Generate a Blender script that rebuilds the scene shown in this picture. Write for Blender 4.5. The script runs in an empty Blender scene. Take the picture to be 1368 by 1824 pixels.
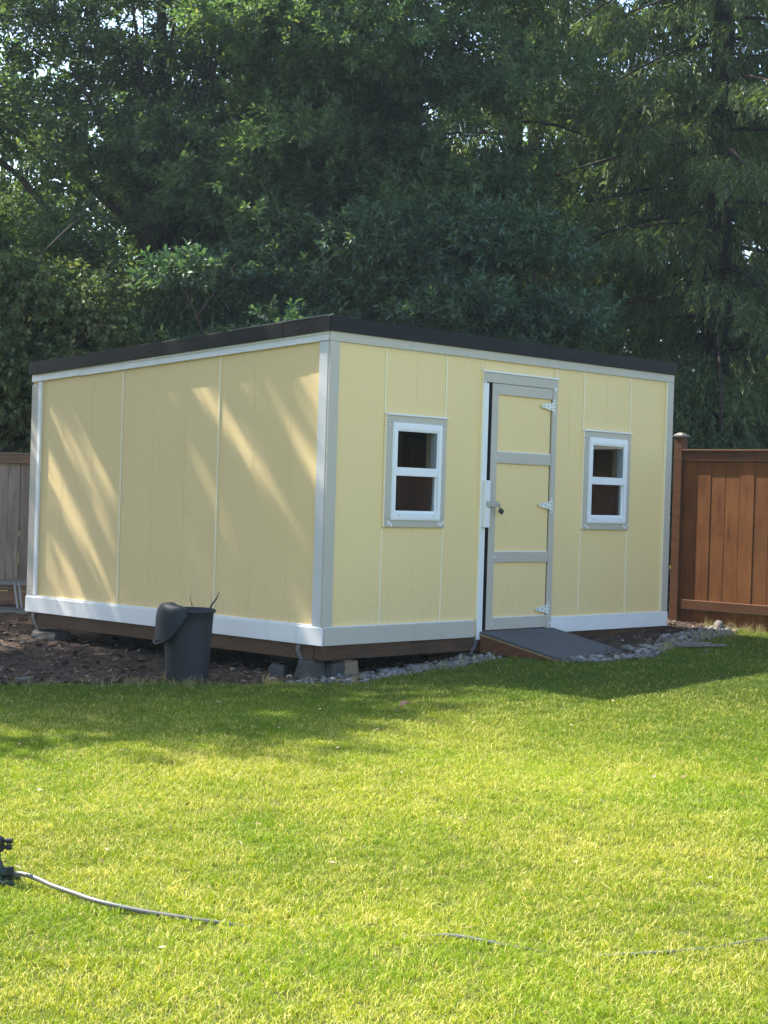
import bpy, bmesh, math, random
import numpy as np
from mathutils import Vector, Matrix

sc = bpy.context.scene
col = sc.collection
R = math.radians

# ------------------------------------------------------------------ camera
cam_d = bpy.data.cameras.new("camera")
cam = bpy.data.objects.new("camera", cam_d)
col.objects.link(cam)
cam_d.sensor_fit = 'VERTICAL'
cam_d.sensor_height = 36.0
cam_d.lens = 2988.0 / 1824.0 * 36.0
cam_d.clip_end = 600
PITCH, ROLL = R(-0.48), R(1.72)
fw = Vector((0, math.cos(PITCH), math.sin(PITCH)))
rt = Vector((1, 0, 0))
up = rt.cross(fw)
ix = math.cos(ROLL) * rt + math.sin(ROLL) * up
iy = math.cos(ROLL) * up - math.sin(ROLL) * rt
M = Matrix((ix, iy, -fw)).transposed().to_4x4()
M.translation = Vector((0, 0, 1.5))
cam.matrix_world = M
sc.camera = cam

# ------------------------------------------------------------------ sky, sun, exposure
SUN_EL = R(48.5)
SUN_H = Vector((-0.842, 0.540)).normalized()      # horizontal direction towards the sun
world = bpy.data.worlds.new("World")
sc.world = world
world.use_nodes = True
wn = world.node_tree.nodes
wl = world.node_tree.links
for n in list(wn):
    wn.remove(n)
sky = wn.new('ShaderNodeTexSky')
sky.sky_type = 'NISHITA'
sky.sun_disc = False
sky.sun_elevation = SUN_EL
sky.sun_rotation = math.atan2(SUN_H.x, SUN_H.y)
sky.air_density = 1.0
sky.dust_density = 1.0
sky.ozone_density = 1.0
bg = wn.new('ShaderNodeBackground')
bg.inputs['Strength'].default_value = 0.15
wo = wn.new('ShaderNodeOutputWorld')
wl.new(sky.outputs[0], bg.inputs[0])
wl.new(bg.outputs[0], wo.inputs[0])
sun_d = bpy.data.lights.new("sun", 'SUN')
sun_d.energy = 5.0
sun_d.angle = R(0.53)
sun_d.color = (1.0, 0.945, 0.85)
sun = bpy.data.objects.new("sun", sun_d)
col.objects.link(sun)
sd = Vector((SUN_H.x * math.cos(SUN_EL), SUN_H.y * math.cos(SUN_EL), math.sin(SUN_EL)))
sun.rotation_euler = sd.to_track_quat('Z', 'Y').to_euler()
sun.location = sd * 60
sc.view_settings.view_transform = 'Standard'
sc.view_settings.look = 'None'
sc.view_settings.gamma = 1.0
sc.view_settings.use_curve_mapping = False
sc.view_settings.exposure = 1.6
sc.cycles.max_bounces = 8
sc.cycles.diffuse_bounces = 4
sc.cycles.transparent_max_bounces = 8
sc.cycles.use_denoising = True
sc.cycles.caustics_reflective = False
sc.cycles.caustics_refractive = False
sc.cycles.sample_clamp_indirect = 6.0

# ------------------------------------------------------------------ helpers
def sstep(a, b, x):
    t = np.clip((x - a) / (b - a), 0, 1)
    return t * t * (3 - 2 * t)

OX, OY = -0.421, 12.1
ANG = R(46.2)
E1 = np.array([math.cos(ANG), math.sin(ANG)])
E2 = np.array([-math.sin(ANG), math.cos(ANG)])
def l2w(lx, ly):
    return (OX + E1[0] * lx + E2[0] * ly, OY + E1[1] * lx + E2[1] * ly)
def w2l(x, y):
    return ((x - OX) * E1[0] + (y - OY) * E1[1], (x - OX) * E2[0] + (y - OY) * E2[1])

def gh(x, y):
    """height of the ground"""
    x = np.asarray(x, float); y = np.asarray(y, float)
    z = 0.16 * sstep(4, 12.1, y) + 0.13 * sstep(-0.5, 1.6, x) * sstep(9, 12.5, y) + 0.03 * np.clip(y - 13, 0, 3) * sstep(-4.2, -1.5, x) + 0.024 * np.clip(x + 0.45, -2.2, 0) * sstep(9, 11.5, y) * sstep(14.2, 12.4, y)
    z = z + 0.012 * np.sin(x * 1.7 + y * 0.6) * np.sin(y * 1.3 - x * 0.5) + 0.006 * np.sin(x * 4.1 + 1) * np.sin(y * 3.7)
    lx, ly = w2l(x, y)
    hollow = sstep(0.12, 0.7, lx) * sstep(0.25, 0.8, ly) * sstep(4.4, 3.9, lx) * sstep(3.75, 3.0, ly)
    return z - 0.15 * hollow

def tag(o, label=None, cat=None, group=None, kind=None):
    if label: o['label'] = label
    if cat: o['category'] = cat
    if group: o['group'] = group
    if kind: o['kind'] = kind
    return o

def empty(name, loc=(0, 0, 0), rz=0.0, parent=None):
    o = bpy.data.objects.new(name, None)
    o.location = loc
    o.rotation_euler = (0, 0, rz)
    o.empty_display_size = 0.1
    col.objects.link(o)
    if parent: o.parent = parent
    return o

def link(name, me, parent=None):
    o = bpy.data.objects.new(name, me)
    col.objects.link(o)
    if parent: o.parent = parent
    return o

def np_mesh(name, V, Fc, mat, parent=None, smooth=False, mids=None):
    """V (n,3), Fc (m,k) all faces with k corners"""
    V = np.asarray(V, np.float32); Fc = np.asarray(Fc, np.int32)
    me = bpy.data.meshes.new(name)
    me.vertices.add(len(V)); me.vertices.foreach_set('co', V.ravel())
    m, k = Fc.shape
    me.loops.add(m * k); me.loops.foreach_set('vertex_index', Fc.ravel())
    me.polygons.add(m)
    me.polygons.foreach_set('loop_start', np.arange(0, m * k, k, dtype=np.int32))
    if smooth: me.polygons.foreach_set('use_smooth', np.ones(m, bool))
    for mm in (mat if isinstance(mat, (list, tuple)) else [mat]): me.materials.append(mm)
    if mids is not None: me.polygons.foreach_set('material_index', np.asarray(mids, np.int32))
    me.update(calc_edges=True)
    return link(name, me, parent)

class MB:
    def __init__(s):
        s.bm = bmesh.new()
    def hexa(s, c, bev=0.0):
        """c: 8 corners, bottom ring (4, counter-clockwise seen from above) then top ring"""
        vs = [s.bm.verts.new(p) for p in c]
        q = [(3, 2, 1, 0), (4, 5, 6, 7), (0, 1, 5, 4), (1, 2, 6, 5), (2, 3, 7, 6), (3, 0, 4, 7)]
        fs = [s.bm.faces.new([vs[i] for i in f]) for f in q]
        if bev > 0:
            es = list({e for f in fs for e in f.edges})
            bmesh.ops.bevel(s.bm, geom=es, offset=bev, segments=1, affect='EDGES', profile=0.5)
        return s
    def box(s, x0, x1, y0, y1, z0, z1, bev=0.0):
        return s.hexa([(x0, y0, z0), (x1, y0, z0), (x1, y1, z0), (x0, y1, z0), (x0, y0, z1), (x1, y0, z1), (x1, y1, z1), (x0, y1, z1)], bev)
    def prism(s, pts, off):
        """polygon pts (3d list) extruded by vector off"""
        off = Vector(off)
        a = [s.bm.verts.new(p) for p in pts]
        b = [s.bm.verts.new(Vector(p) + off) for p in pts]
        n = len(pts)
        s.bm.faces.new(a[::-1]); s.bm.faces.new(b)
        for i in range(n):
            s.bm.faces.new([a[i], a[(i + 1) % n], b[(i + 1) % n], b[i]])
        return s
    def tube(s, path, radii, n=8, cap=True):
        path = [Vector(p) for p in path]
        if not hasattr(radii, '__len__'): radii = [radii] * len(path)
        rings = []
        ref = Vector((0.13, 0.27, 0.95))
        for i, p in enumerate(path):
            d = (path[min(i + 1, len(path) - 1)] - path[max(i - 1, 0)]).normalized()
            u = d.cross(ref)
            if u.length < 0.05: u = d.cross(Vector((1, 0, 0)))
            u.normalize(); v = d.cross(u)
            rings.append([s.bm.verts.new(p + (u * math.cos(2 * math.pi * k / n) + v * math.sin(2 * math.pi * k / n)) * radii[i]) for k in range(n)])
        for a, b in zip(rings, rings[1:]):
            for k in range(n):
                s.bm.faces.new([a[k], a[(k + 1) % n], b[(k + 1) % n], b[k]])
        if cap:
            s.bm.faces.new(rings[0][::-1]); s.bm.faces.new(rings[-1])
        return s
    def lathe(s, prof, n=24, c=(0, 0, 0), squash=None):
        rings = []
        for r, z in prof:
            rings.append([s.bm.verts.new((c[0] + r * math.cos(2 * math.pi * k / n), c[1] + r * math.sin(2 * math.pi * k / n), c[2] + z)) for k in range(n)])
        for a, b in zip(rings, rings[1:]):
            for k in range(n):
                s.bm.faces.new([a[k], a[(k + 1) % n], b[(k + 1) % n], b[k]])
        return s
    def build(s, name, mat, parent=None, smooth=False):
        bmesh.ops.recalc_face_normals(s.bm, faces=s.bm.faces[:])
        me = bpy.data.meshes.new(name)
        s.bm.to_mesh(me); s.bm.free()
        for m in (mat if isinstance(mat, (list, tuple)) else [mat]): me.materials.append(m)
        if smooth:
            for p in me.polygons: p.use_smooth = True
        return link(name, me, parent)

def box(name, mat, parent, x0, x1, y0, y1, z0, z1, bev=0.0):
    return MB().box(x0, x1, y0, y1, z0, z1, bev).build(name, mat, parent)

# ------------------------------------------------------------------ materials
class Mat:
    def __init__(s, name):
        s.m = bpy.data.materials.new(name)
        s.m.use_nodes = True
        s.t = s.m.node_tree
        s.n = s.t.nodes; s.l = s.t.links
        s.p = s.n['Principled BSDF']; s.out = s.n['Material Output']
    def node(s, typ, **kw):
        nd = s.n.new(typ)
        for k, v in kw.items():
            setattr(nd, k, v)
        return nd
    def coord(s, which='Object', scale=(1, 1, 1)):
        tc = s.node('ShaderNodeTexCoord'); mp = s.node('ShaderNodeMapping')
        s.l.new(tc.outputs[which], mp.inputs[0]); mp.inputs['Scale'].default_value = scale
        return mp.outputs[0]
    def wpos(s, scale=(1, 1, 1)):
        g = s.node('ShaderNodeNewGeometry'); mp = s.node('ShaderNodeMapping')
        s.l.new(g.outputs['Position'], mp.inputs[0]); mp.inputs['Scale'].default_value = scale
        return mp.outputs[0]
    def noise(s, vec, scale, detail=4, rough=0.55, dist=0.0):
        n = s.node('ShaderNodeTexNoise')
        n.inputs['Scale'].default_value = scale; n.inputs['Detail'].default_value = detail
        n.inputs['Roughness'].default_value = rough; n.inputs['Distortion'].default_value = dist
        s.l.new(vec, n.inputs['Vector'])
        return n.outputs['Fac']
    def ramp(s, fac, stops):
        r = s.node('ShaderNodeValToRGB')
        e = r.color_ramp.elements
        e[0].position, e[0].color = stops[0][0], (*stops[0][1], 1)
        e[1].position, e[1].color = stops[-1][0], (*stops[-1][1], 1)
        for p, c in stops[1:-1]:
            k = e.new(p); k.color = (*c, 1)
        s.l.new(fac, r.inputs[0])
        return r.outputs[0]
    def mix(s, fac, a, b, mode='MIX'):
        m = s.node('ShaderNodeMix', data_type='RGBA', blend_type=mode)
        for sock, v in ((m.inputs[0], fac), (m.inputs[6], a), (m.inputs[7], b)):
            if isinstance(v, (int, float)): sock.default_value = v
            elif isinstance(v, tuple): sock.default_value = (*v, 1)
            else: s.l.new(v, sock)
        return m.outputs[2]
    def math(s, op, a, b=None):
        m = s.node('ShaderNodeMath', operation=op)
        for sock, v in zip(m.inputs, (a, b)):
            if v is None: continue
            if isinstance(v, (int, float)): sock.default_value = v
            else: s.l.new(v, sock)
        return m.outputs[0]
    def base(s, v, rough=0.6, spec=0.5, metal=0.0):
        if isinstance(v, tuple): s.p.inputs['Base Color'].default_value = (*v, 1)
        else: s.l.new(v, s.p.inputs['Base Color'])
        s.p.inputs['Roughness'].default_value = rough
        s.p.inputs['Specular IOR Level'].default_value = spec
        s.p.inputs['Metallic'].default_value = metal
        return s
    def bump(s, h, strength=0.3, dist=0.01):
        b = s.node('ShaderNodeBump')
        b.inputs['Strength'].default_value = strength; b.inputs['Distance'].default_value = dist
        s.l.new(h, b.inputs['Height']); s.l.new(b.outputs[0], s.p.inputs['Normal'])
        return s

def paint(name, c, rough=0.55, var=0.08, grain=(1, 1, 1), gscale=18, bump=0.15, dirt=None, spec=0.4):
    m = Mat(name)
    v = m.coord('Object', grain)
    n1 = m.noise(v, gscale, 5, 0.6)
    v2 = m.coord('Object')
    n2 = m.noise(v2, 1.3, 3)
    a = tuple(x * (1 - var) for x in c); b = tuple(min(1, x * (1 + var)) for x in c)
    c1 = m.ramp(n1, [(0.3, a), (0.7, b)])
    c2 = m.mix(0.5, c1, m.ramp(n2, [(0.3, a), (0.7, b)]))
    if dirt:
        n3 = m.noise(m.coord('Object', (3, 3, 1)), 2.2, 6, 0.7)
        c2 = m.mix(m.ramp(n3, [(0.55, (0, 0, 0)), (0.8, (0.55, 0.55, 0.55))]), c2, dirt)
    m.base(c2, rough, spec)
    if bump: m.bump(n1, bump, 0.004)
    return m.m

def wood(name, cols, scale=(1, 1, 1), rough=0.75, gs=6.0, bump=0.4, spec=0.25, perobj=True, blot=None, var=(.78, 1.18)):
    """cols: dark, mid, light; grain runs along the axis with the small scale"""
    m = Mat(name)
    oi = m.node('ShaderNodeObjectInfo')
    tc = m.node('ShaderNodeTexCoord')
    add = m.node('ShaderNodeVectorMath', operation='ADD')
    mul = m.node('ShaderNodeVectorMath', operation='SCALE'); mul.inputs['Scale'].default_value = 37.0
    cmb = m.node('ShaderNodeCombineXYZ')
    for i in range(3): m.l.new(oi.outputs['Random'], cmb.inputs[i])
    m.l.new(cmb.outputs[0], mul.inputs[0])
    m.l.new(tc.outputs['Object'], add.inputs[0]); m.l.new(mul.outputs[0], add.inputs[1])
    mp = m.node('ShaderNodeMapping'); mp.inputs['Scale'].default_value = scale
    m.l.new(add.outputs[0], mp.inputs[0])
    n1 = m.noise(mp.outputs[0], gs, 7, 0.65, 0.4)
    n2 = m.noise(add.outputs[0], 2.2, 4, 0.6)
    c = m.ramp(n1, [(0.28, cols[0]), (0.5, cols[1]), (0.74, cols[2])])
    c = m.mix(m.ramp(n2, [(0.35, (0, 0, 0)), (0.75, (0.6, 0.6, 0.6))]), c, blot or cols[2])
    if perobj:
        mr = m.node('ShaderNodeMapRange'); mr.inputs[3].default_value = var[0]; mr.inputs[4].default_value = var[1]
        m.l.new(oi.outputs['Random'], mr.inputs[0])
        hs = m.node('ShaderNodeHueSaturation'); m.l.new(mr.outputs[0], hs.inputs['Value']); m.l.new(c, hs.inputs['Color'])
        c = hs.outputs[0]
    m.base(c, rough, spec)
    m.bump(n1, bump, 0.004)
    return m.m

def foliage(name, cols, trans, tcol, rough=0.62, spec=0.16, noise_scale=0.9):
    m = Mat(name)
    g = m.node('ShaderNodeNewGeometry')
    n = m.noise(m.wpos(), noise_scale, 3)
    a = m.ramp(g.outputs['Random Per Island'], [(0.0, cols[0]), (0.55, cols[1]), (0.93, cols[2]), (1.0, cols[3] if len(cols) > 3 else cols[2])])
    hs = m.node('ShaderNodeHueSaturation')
    mr = m.node('ShaderNodeMapRange'); mr.inputs[1].default_value = 0.3; mr.inputs[2].default_value = 0.7; mr.inputs[3].default_value = 0.75; mr.inputs[4].default_value = 1.25
    m.l.new(n, mr.inputs[0]); m.l.new(mr.outputs[0], hs.inputs['Value']); m.l.new(a, hs.inputs['Color'])
    m.base(hs.outputs[0], rough, spec)
    tr = m.node('ShaderNodeBsdfTranslucent')
    m.l.new(m.mix(1.0, hs.outputs[0], tcol, 'MULTIPLY'), tr.inputs[0])
    ms = m.node('ShaderNodeMixShader'); ms.inputs[0].default_value = trans
    m.l.new(m.p.outputs[0], ms.inputs[1]); m.l.new(tr.outputs[0], ms.inputs[2]); m.l.new(ms.outputs[0], m.out.inputs[0])
    return m.m

YEL = (0.83, 0.63, 0.31)
def siding(name, c):
    m = Mat(name)
    v = m.coord('Object', (22, 22, 1.6))
    n1 = m.noise(v, 5, 6, 0.65)
    n2 = m.noise(m.coord('Object'), 1.1, 4, 0.6)
    n4 = m.noise(m.coord('Object'), 120, 2, 0.6)
    c1 = m.ramp(n1, [(0.25, tuple(x * .955 for x in c)), (0.75, tuple(x * 1.045 for x in c))])
    c1 = m.mix(0.45, c1, m.ramp(n2, [(0.3, (c[0] * .93, c[1] * .92, c[2] * .86)), (0.7, (c[0] * 1.04, c[1] * 1.04, c[2] * 1.1))]))
    c1 = m.mix(0.45, c1, m.ramp(n4, [(0.35, tuple(x * .86 for x in c)), (0.65, tuple(x * 1.1 for x in c))]))
    # rain streaks and scuffs
    n3 = m.noise(m.coord('Object', (9, 9, .55)), 3.1, 5, 0.7)
    c1 = m.mix(m.ramp(n3, [(0.62, (0, 0, 0)), (0.82, (0.22, 0.22, 0.22))]), c1, (c[0] * .62, c[1] * .62, c[2] * .6))
    sz = m.node('ShaderNodeSeparateXYZ'); m.l.new(m.coord('Object'), sz.inputs[0])
    mz = m.node('ShaderNodeMapRange'); mz.inputs[1].default_value = .56; mz.inputs[2].default_value = 1.0; mz.inputs[3].default_value = 1.0; mz.inputs[4].default_value = 0.0
    m.l.new(sz.outputs[2], mz.inputs[0])
    n5 = m.noise(m.coord('Object', (6, 6, 3)), 4, 6, 0.75)
    c1 = m.mix(m.math('MULTIPLY', m.ramp(n5, [(0.45, (0, 0, 0)), (0.75, (0.28, 0.28, 0.28))]), mz.outputs[0]), c1, (c[0] * .55, c[1] * .5, c[2] * .5))
    n6 = m.noise(m.coord('Object', (70, 70, 1.2)), 4, 3, 0.5)
    c1 = m.mix(m.ramp(n6, [(0.60, (0, 0, 0)), (0.72, (0.16, 0.16, 0.16))]), c1, tuple(x * .72 for x in c))
    m.base(c1, 0.6, 0.3)
    m.bump(m.math('ADD', n1, m.math('MULTIPLY', n4, 0.5)), 0.22, 0.004)
    return m.m
MT = {}
MT['yellow'] = siding('yellow_siding', YEL)
MT['grey_trim'] = paint('primed_grey_trim', (0.50, 0.455, 0.385), 0.6, 0.06, (1, 1, 1), 60, 0.25, dirt=(.36, .33, .28))
MT['white_trim'] = paint('white_trim_paint', (0.78, 0.78, 0.77), 0.45, 0.035, (1, 1, 1), 70, 0.2, dirt=(.60, .585, .55))
MT['pale_grey'] = paint('pale_grey_trim', (0.60, 0.60, 0.58), 0.5, 0.06, (1, 1, 1), 60, 0.2, dirt=(.42, .41, .39))
MT['cream'] = paint('cream_caulk', (0.86, 0.76, 0.52), 0.5, 0.03, bump=0)
MT['vinyl'] = paint('white_vinyl', (0.8, 0.81, 0.83), 0.35, 0.015, bump=0)
MT['black_metal'] = paint('black_metal_fascia', (0.0058, 0.0058, 0.0062), 0.55, 0.12, (0.4, 0.4, 3), 3, 0.08, dirt=(0.012, 0.012, 0.012), spec=0.18)
MT['roof'] = paint('roofing', (0.05, 0.05, 0.052), 0.85, 0.2, gscale=90, bump=0.4)
MT['gap_dark'] = paint('dark_gap', (0.018, 0.019, 0.022), 0.6, 0.1, bump=0)  # near-black colour that stands in for the darkness of the door gap
MT['beam'] = wood('brown_beam', ((0.035, 0.02, 0.012), (0.075, 0.042, 0.024), (0.13, 0.075, 0.042)), (1.5, 14, 14), gs=3)
MT['ramp_side'] = wood('red_brown_stain', ((0.07, 0.026, 0.013), (0.125, 0.05, 0.024), (0.17, 0.075, 0.036)), (2, 12, 12), gs=3)
MT['ply_edge'] = wood('plywood_edge', ((0.12, 0.07, 0.035), (0.24, 0.15, 0.075), (0.34, 0.22, 0.12)), (30, 3, 3), gs=3)
MT['ramp_deck'] = paint('dark_grey_deck', (0.072, 0.074, 0.08), 0.75, 0.2, (1, 1, 1), 12, 0.3, dirt=(0.13, 0.125, 0.115))
MT['stain'] = wood('brown_fence_stain', ((0.078, 0.024, 0.005), (0.142, 0.045, 0.009), (0.195, 0.066, 0.014)), (10, 10, 0.9), gs=3.2, blot=(0.25, 0.10, 0.024), var=(.88, 1.12))
MT['stain_rail'] = wood('brown_rail_stain', ((0.06, 0.022, 0.008), (0.095, 0.036, 0.013), (0.125, 0.050, 0.019)), (1.0, 10, 10), gs=3.2, var=(.9, 1.1))
MT['grey_wood'] = wood('weathered_grey_wood', ((0.10, 0.085, 0.075), (0.20, 0.18, 0.165), (0.31, 0.29, 0.27)), (12, 12, 0.8), gs=3.4, blot=(0.24, 0.19, 0.15))
MT['brown_wood'] = wood('old_brown_rail', ((0.08, 0.05, 0.035), (0.15, 0.095, 0.065), (0.22, 0.15, 0.11)), (1.0, 12, 12), gs=3.4)
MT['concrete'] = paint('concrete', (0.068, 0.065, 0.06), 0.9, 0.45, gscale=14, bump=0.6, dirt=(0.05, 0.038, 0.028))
MT['pavestone'] = paint('tan_stone', (0.24, 0.185, 0.12), 0.9, 0.2, gscale=14, bump=0.5, dirt=(0.14, 0.1, 0.07))
MT['cap'] = paint('grey_brown_cap', (0.14, 0.125, 0.11), 0.6, .2)
MT['galv'] = paint('galvanised_steel', (0.13, 0.135, 0.14), 0.42, 0.15, gscale=30, bump=0.05, spec=0.7)
MT['aluminium'] = paint('aluminium', (0.17, 0.19, 0.21), 0.38, 0.08, bump=0.03, spec=0.8)
MT['hinge'] = paint('white_hinge', (0.75, 0.74, 0.68), 0.35, 0.03, bump=0)
MT['screw'] = paint('screw_hole', (0.06, 0.055, 0.05), 0.5, 0.05, bump=0)
MT['brass_dark'] = paint('dark_padlock', (0.03, 0.027, 0.022), 0.35, 0.1, bump=0, spec=0.7)
MT['steel'] = paint('satin_steel', (0.42, 0.40, 0.36), 0.3, 0.06, bump=0, spec=0.9)
MT['inner_wood'] = wood('interior_boards', ((0.12, 0.06, 0.034), (0.22, 0.12, 0.07), (0.32, 0.19, 0.115)), (1.2, 8, 8), gs=2)
MT['stud'] = wood('interior_studs', ((0.3, 0.21, 0.13), (0.44, 0.33, 0.22), (0.55, 0.42, 0.29)), (8, 8, 1), gs=3)
MT['bin'] = paint('grey_black_plastic', (0.024, 0.027, 0.033), 0.6, 0.22, (3, 3, .7), 6, 0.2, dirt=(0.062, 0.06, 0.056), spec=0.3)
MT['lid'] = paint('blue_black_plastic', (0.013, 0.018, 0.024), 0.6, 0.15, (1, 1, 1), 9, 0.08, dirt=(0.03, 0.032, 0.034), spec=0.4)
MT['twig'] = paint('twig_bark', (0.10, 0.075, 0.05), 0.85, 0.3, gscale=30, bump=0.4)
MT['bark'] = wood('dark_bark', ((0.022, 0.016, 0.013), (0.05, 0.037, 0.03), (0.095, 0.075, 0.062)), (9, 9, 1.1), gs=2.2, bump=1.0, rough=0.9)
MT['bark_grey'] = wood('grey_bark', ((0.05, 0.045, 0.04), (0.11, 0.10, 0.09), (0.2, 0.185, 0.17)), (6, 6, 1.6), gs=2.5, bump=0.8, rough=0.9)
MT['bark_red'] = wood('red_brown_bark', ((0.014, 0.009, 0.008), (0.036, 0.022, 0.019), (0.07, 0.045, 0.039)), (11, 11, 0.7), gs=2.4, bump=1.0, rough=0.9)
MT['sprinkler'] = paint('dark_green_plastic', (0.008, 0.028, 0.02), 0.35, 0.1, bump=0, spec=0.5)
MT['sprinkler_black'] = paint('black_plastic', (0.012, 0.012, 0.013), 0.4, 0.1, bump=0)
MT['hose'] = paint('grey_hose', (0.135, 0.132, 0.112), 0.36, 0.08, bump=0.05, spec=0.5)

def glass():
    m = Mat('window_glass')
    tr = m.node('ShaderNodeBsdfTransparent'); tr.inputs[0].default_value = (0.82, 0.85, 0.85, 1)
    gl = m.node('ShaderNodeBsdfGlossy'); gl.inputs['Roughness'].default_value = 0.02; gl.inputs[0].default_value = (0.9, 0.9, 0.9, 1)
    fr = m.node('ShaderNodeFresnel'); fr.inputs[0].default_value = 1.6
    ms = m.node('ShaderNodeMixShader')
    geo = m.node('ShaderNodeNewGeometry')
    m.l.new(m.math('MULTIPLY', fr.outputs[0], m.math('SUBTRACT', 1.0, geo.outputs['Backfacing'])), ms.inputs[0]); m.l.new(tr.outputs[0], ms.inputs[1]); m.l.new(gl.outputs[0], ms.inputs[2]); m.l.new(ms.outputs[0], m.out.inputs[0])
    return m.m
MT['glass'] = glass()

def screen():
    m = Mat('insect_screen')
    m.base((0.02, 0.02, 0.022), .8, .1)
    tr = m.node('ShaderNodeBsdfTransparent'); ms = m.node('ShaderNodeMixShader'); ms.inputs[0].default_value = .42
    m.l.new(tr.outputs[0], ms.inputs[1]); m.l.new(m.p.outputs[0], ms.inputs[2]); m.l.new(ms.outputs[0], m.out.inputs[0])
    return m.m
MT['screen'] = screen()
MT['leaf_dark'] = foliage('dark_broadleaf', [(0.046, 0.074, 0.050), (0.072, 0.112, 0.068), (0.100, 0.148, 0.078), (0.16, 0.17, 0.07)], 0.30, (1.9, 2.1, 0.7))
MT['leaf_mid'] = foliage('mid_broadleaf', [(0.052, 0.088, 0.054), (0.082, 0.132, 0.072), (0.116, 0.176, 0.084), (0.18, 0.19, 0.08)], 0.30, (1.9, 2.1, 0.7))
MT['leaf_laurel'] = foliage('laurel_leaf', [(0.042, 0.078, 0.054), (0.066, 0.118, 0.074), (0.092, 0.155, 0.084), (0.15, 0.17, 0.07)], 0.22, (1.7, 2.0, 0.7), 0.5, 0.25)
MT['leaf_birch'] = foliage('light_birch_leaf', [(0.060, 0.088, 0.038), (0.092, 0.126, 0.055), (0.13, 0.165, 0.075), (0.2, 0.19, 0.08)], 0.25, (1.4, 1.6, 0.7))
MT['leaf_cedar'] = foliage('cedar_spray', [(0.046, 0.072, 0.038), (0.082, 0.118, 0.050), (0.135, 0.170, 0.060), (0.17, 0.185, 0.07)], 0.26, (1.7, 1.9, 0.7), 0.6, 0.2, 0.6)
MT['leaf_far'] = foliage('far_leaf', [(0.05, 0.075, 0.018), (0.09, 0.12, 0.028), (0.14, 0.16, 0.045), (0.18, 0.18, 0.05)], 0.42, (1.8, 1.8, 0.6))
MT['leaf_pink'] = foliage('pinkish_leaf', [(0.30, 0.12, 0.09), (0.45, 0.22, 0.16), (0.55, 0.40, 0.34), (0.6, 0.5, 0.45)], 0.3, (1.2, 1.0, 0.9))

# ------------------------------------------------------------------ ground
rng = np.random.default_rng(11)
def ground_mat():
    m = Mat('lawn_thatch')
    v = m.wpos()
    n1 = m.noise(v, 0.9, 4); n2 = m.noise(v, 55, 4, 0.7)
    c = m.ramp(n1, [(0.35, (0.08, 0.115, 0.016)), (0.6, (0.13, 0.145, 0.03)), (0.75, (0.20, 0.175, 0.06))])
    c = m.mix(m.ramp(n2, [(0.4, (0, 0, 0)), (0.65, (0.7, 0.7, 0.7))]), c, (0.05, 0.045, 0.022))
    m.base(c, 0.95, 0.1); m.bump(n2, 0.8, 0.02)
    return m.m
def dirt_mat():
    m = Mat('dark_soil')
    v = m.wpos()
    n1 = m.noise(v, 1.6, 5); n2 = m.noise(v, 38, 6, 0.72); n3 = m.noise(v, 9, 5, 0.65)
    c = m.ramp(n1, [(0.35, (0.045, 0.031, 0.023)), (0.6, (0.085, 0.058, 0.042)), (0.75, (0.13, 0.092, 0.066))])
    c = m.mix(m.ramp(n2, [(0.5, (0, 0, 0)), (0.72, (0.65, 0.65, 0.65))]), c, (0.19, 0.14, 0.10))
    c = m.mix(m.ramp(n3, [(0.35, (0.6, 0.6, 0.6)), (0.55, (0, 0, 0))]), c, (0.026, 0.019, 0.015))
    m.base(c, 0.95, 0.15); m.bump(m.math('ADD', n2, n3), 1.0, 0.02)
    return m.m
gx = np.unique(np.concatenate([np.linspace(-220, -14, 24), np.linspace(-14, 14, 141), np.linspace(14, 220, 24)]))
gy = np.unique(np.concatenate([np.linspace(-120, 0, 14), np.linspace(0, 24, 121), np.linspace(24, 320, 30)]))
GX, GY = np.meshgrid(gx, gy)
V = np.stack([GX.ravel(), GY.ravel(), gh(GX, GY).ravel()], 1)
ii = np.arange(len(gy) - 1)[:, None] * len(gx) + np.arange(len(gx) - 1)[None, :]
Fq = np.stack([ii, ii + 1, ii + 1 + len(gx), ii + len(gx)], -1).reshape(-1, 4)
o = np_mesh('ground', V, Fq, ground_mat(), smooth=True); tag(o, kind='structure')

BPX = [-30, -9, -4, -2.646, -2.05, -1.49, -1.0, -0.6, -0.114, 0.244, 0.611, 1.007, 1.455, 1.80, 2.16, 2.40, 2.985, 3.30, 3.45, 40]
BPY = [13.5, 12.4, 11.75, 11.71, 11.68, 11.84, 11.79, 11.87, 11.99, 12.40, 12.77, 13.155, 12.68, 12.92, 13.23, 13.96, 14.93, 15.5, 21, 21]
def edge_y(x):
    x = np.asarray(x, float)
    return np.interp(x, BPX, BPY) + 0.035 * np.sin(x * 7.3) + 0.02 * np.sin(x * 17.1 + 1)

# bare soil under and beside the shed
cs = 0.05
dx = np.arange(-9, 4.2, cs); dy = np.arange(11.5, 20.0, cs)
DX, DY = np.meshgrid(dx, dy)
rough = 0.012 * np.sin(DX * 23 + 3 * np.sin(DY * 9)) * np.sin(DY * 19 + 2 * np.sin(DX * 11)) + 0.02 * rng.random(DX.shape)
DZ = gh(DX, DY) + 0.006 + np.clip(rough, -0.004, 1)
keep = (DY > edge_y(DX))
kq = keep[:-1, :-1] & keep[1:, :-1] & keep[:-1, 1:] & keep[1:, 1:]
ii = (np.arange(len(dy) - 1)[:, None] * len(dx) + np.arange(len(dx) - 1)[None, :])
Fq = np.stack([ii, ii + 1, ii + 1 + len(dx), ii + len(dx)], -1)[kq]
o = np_mesh('bare_soil', np.stack([DX.ravel(), DY.ravel(), DZ.ravel()], 1), Fq, dirt_mat(), smooth=True)
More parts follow.
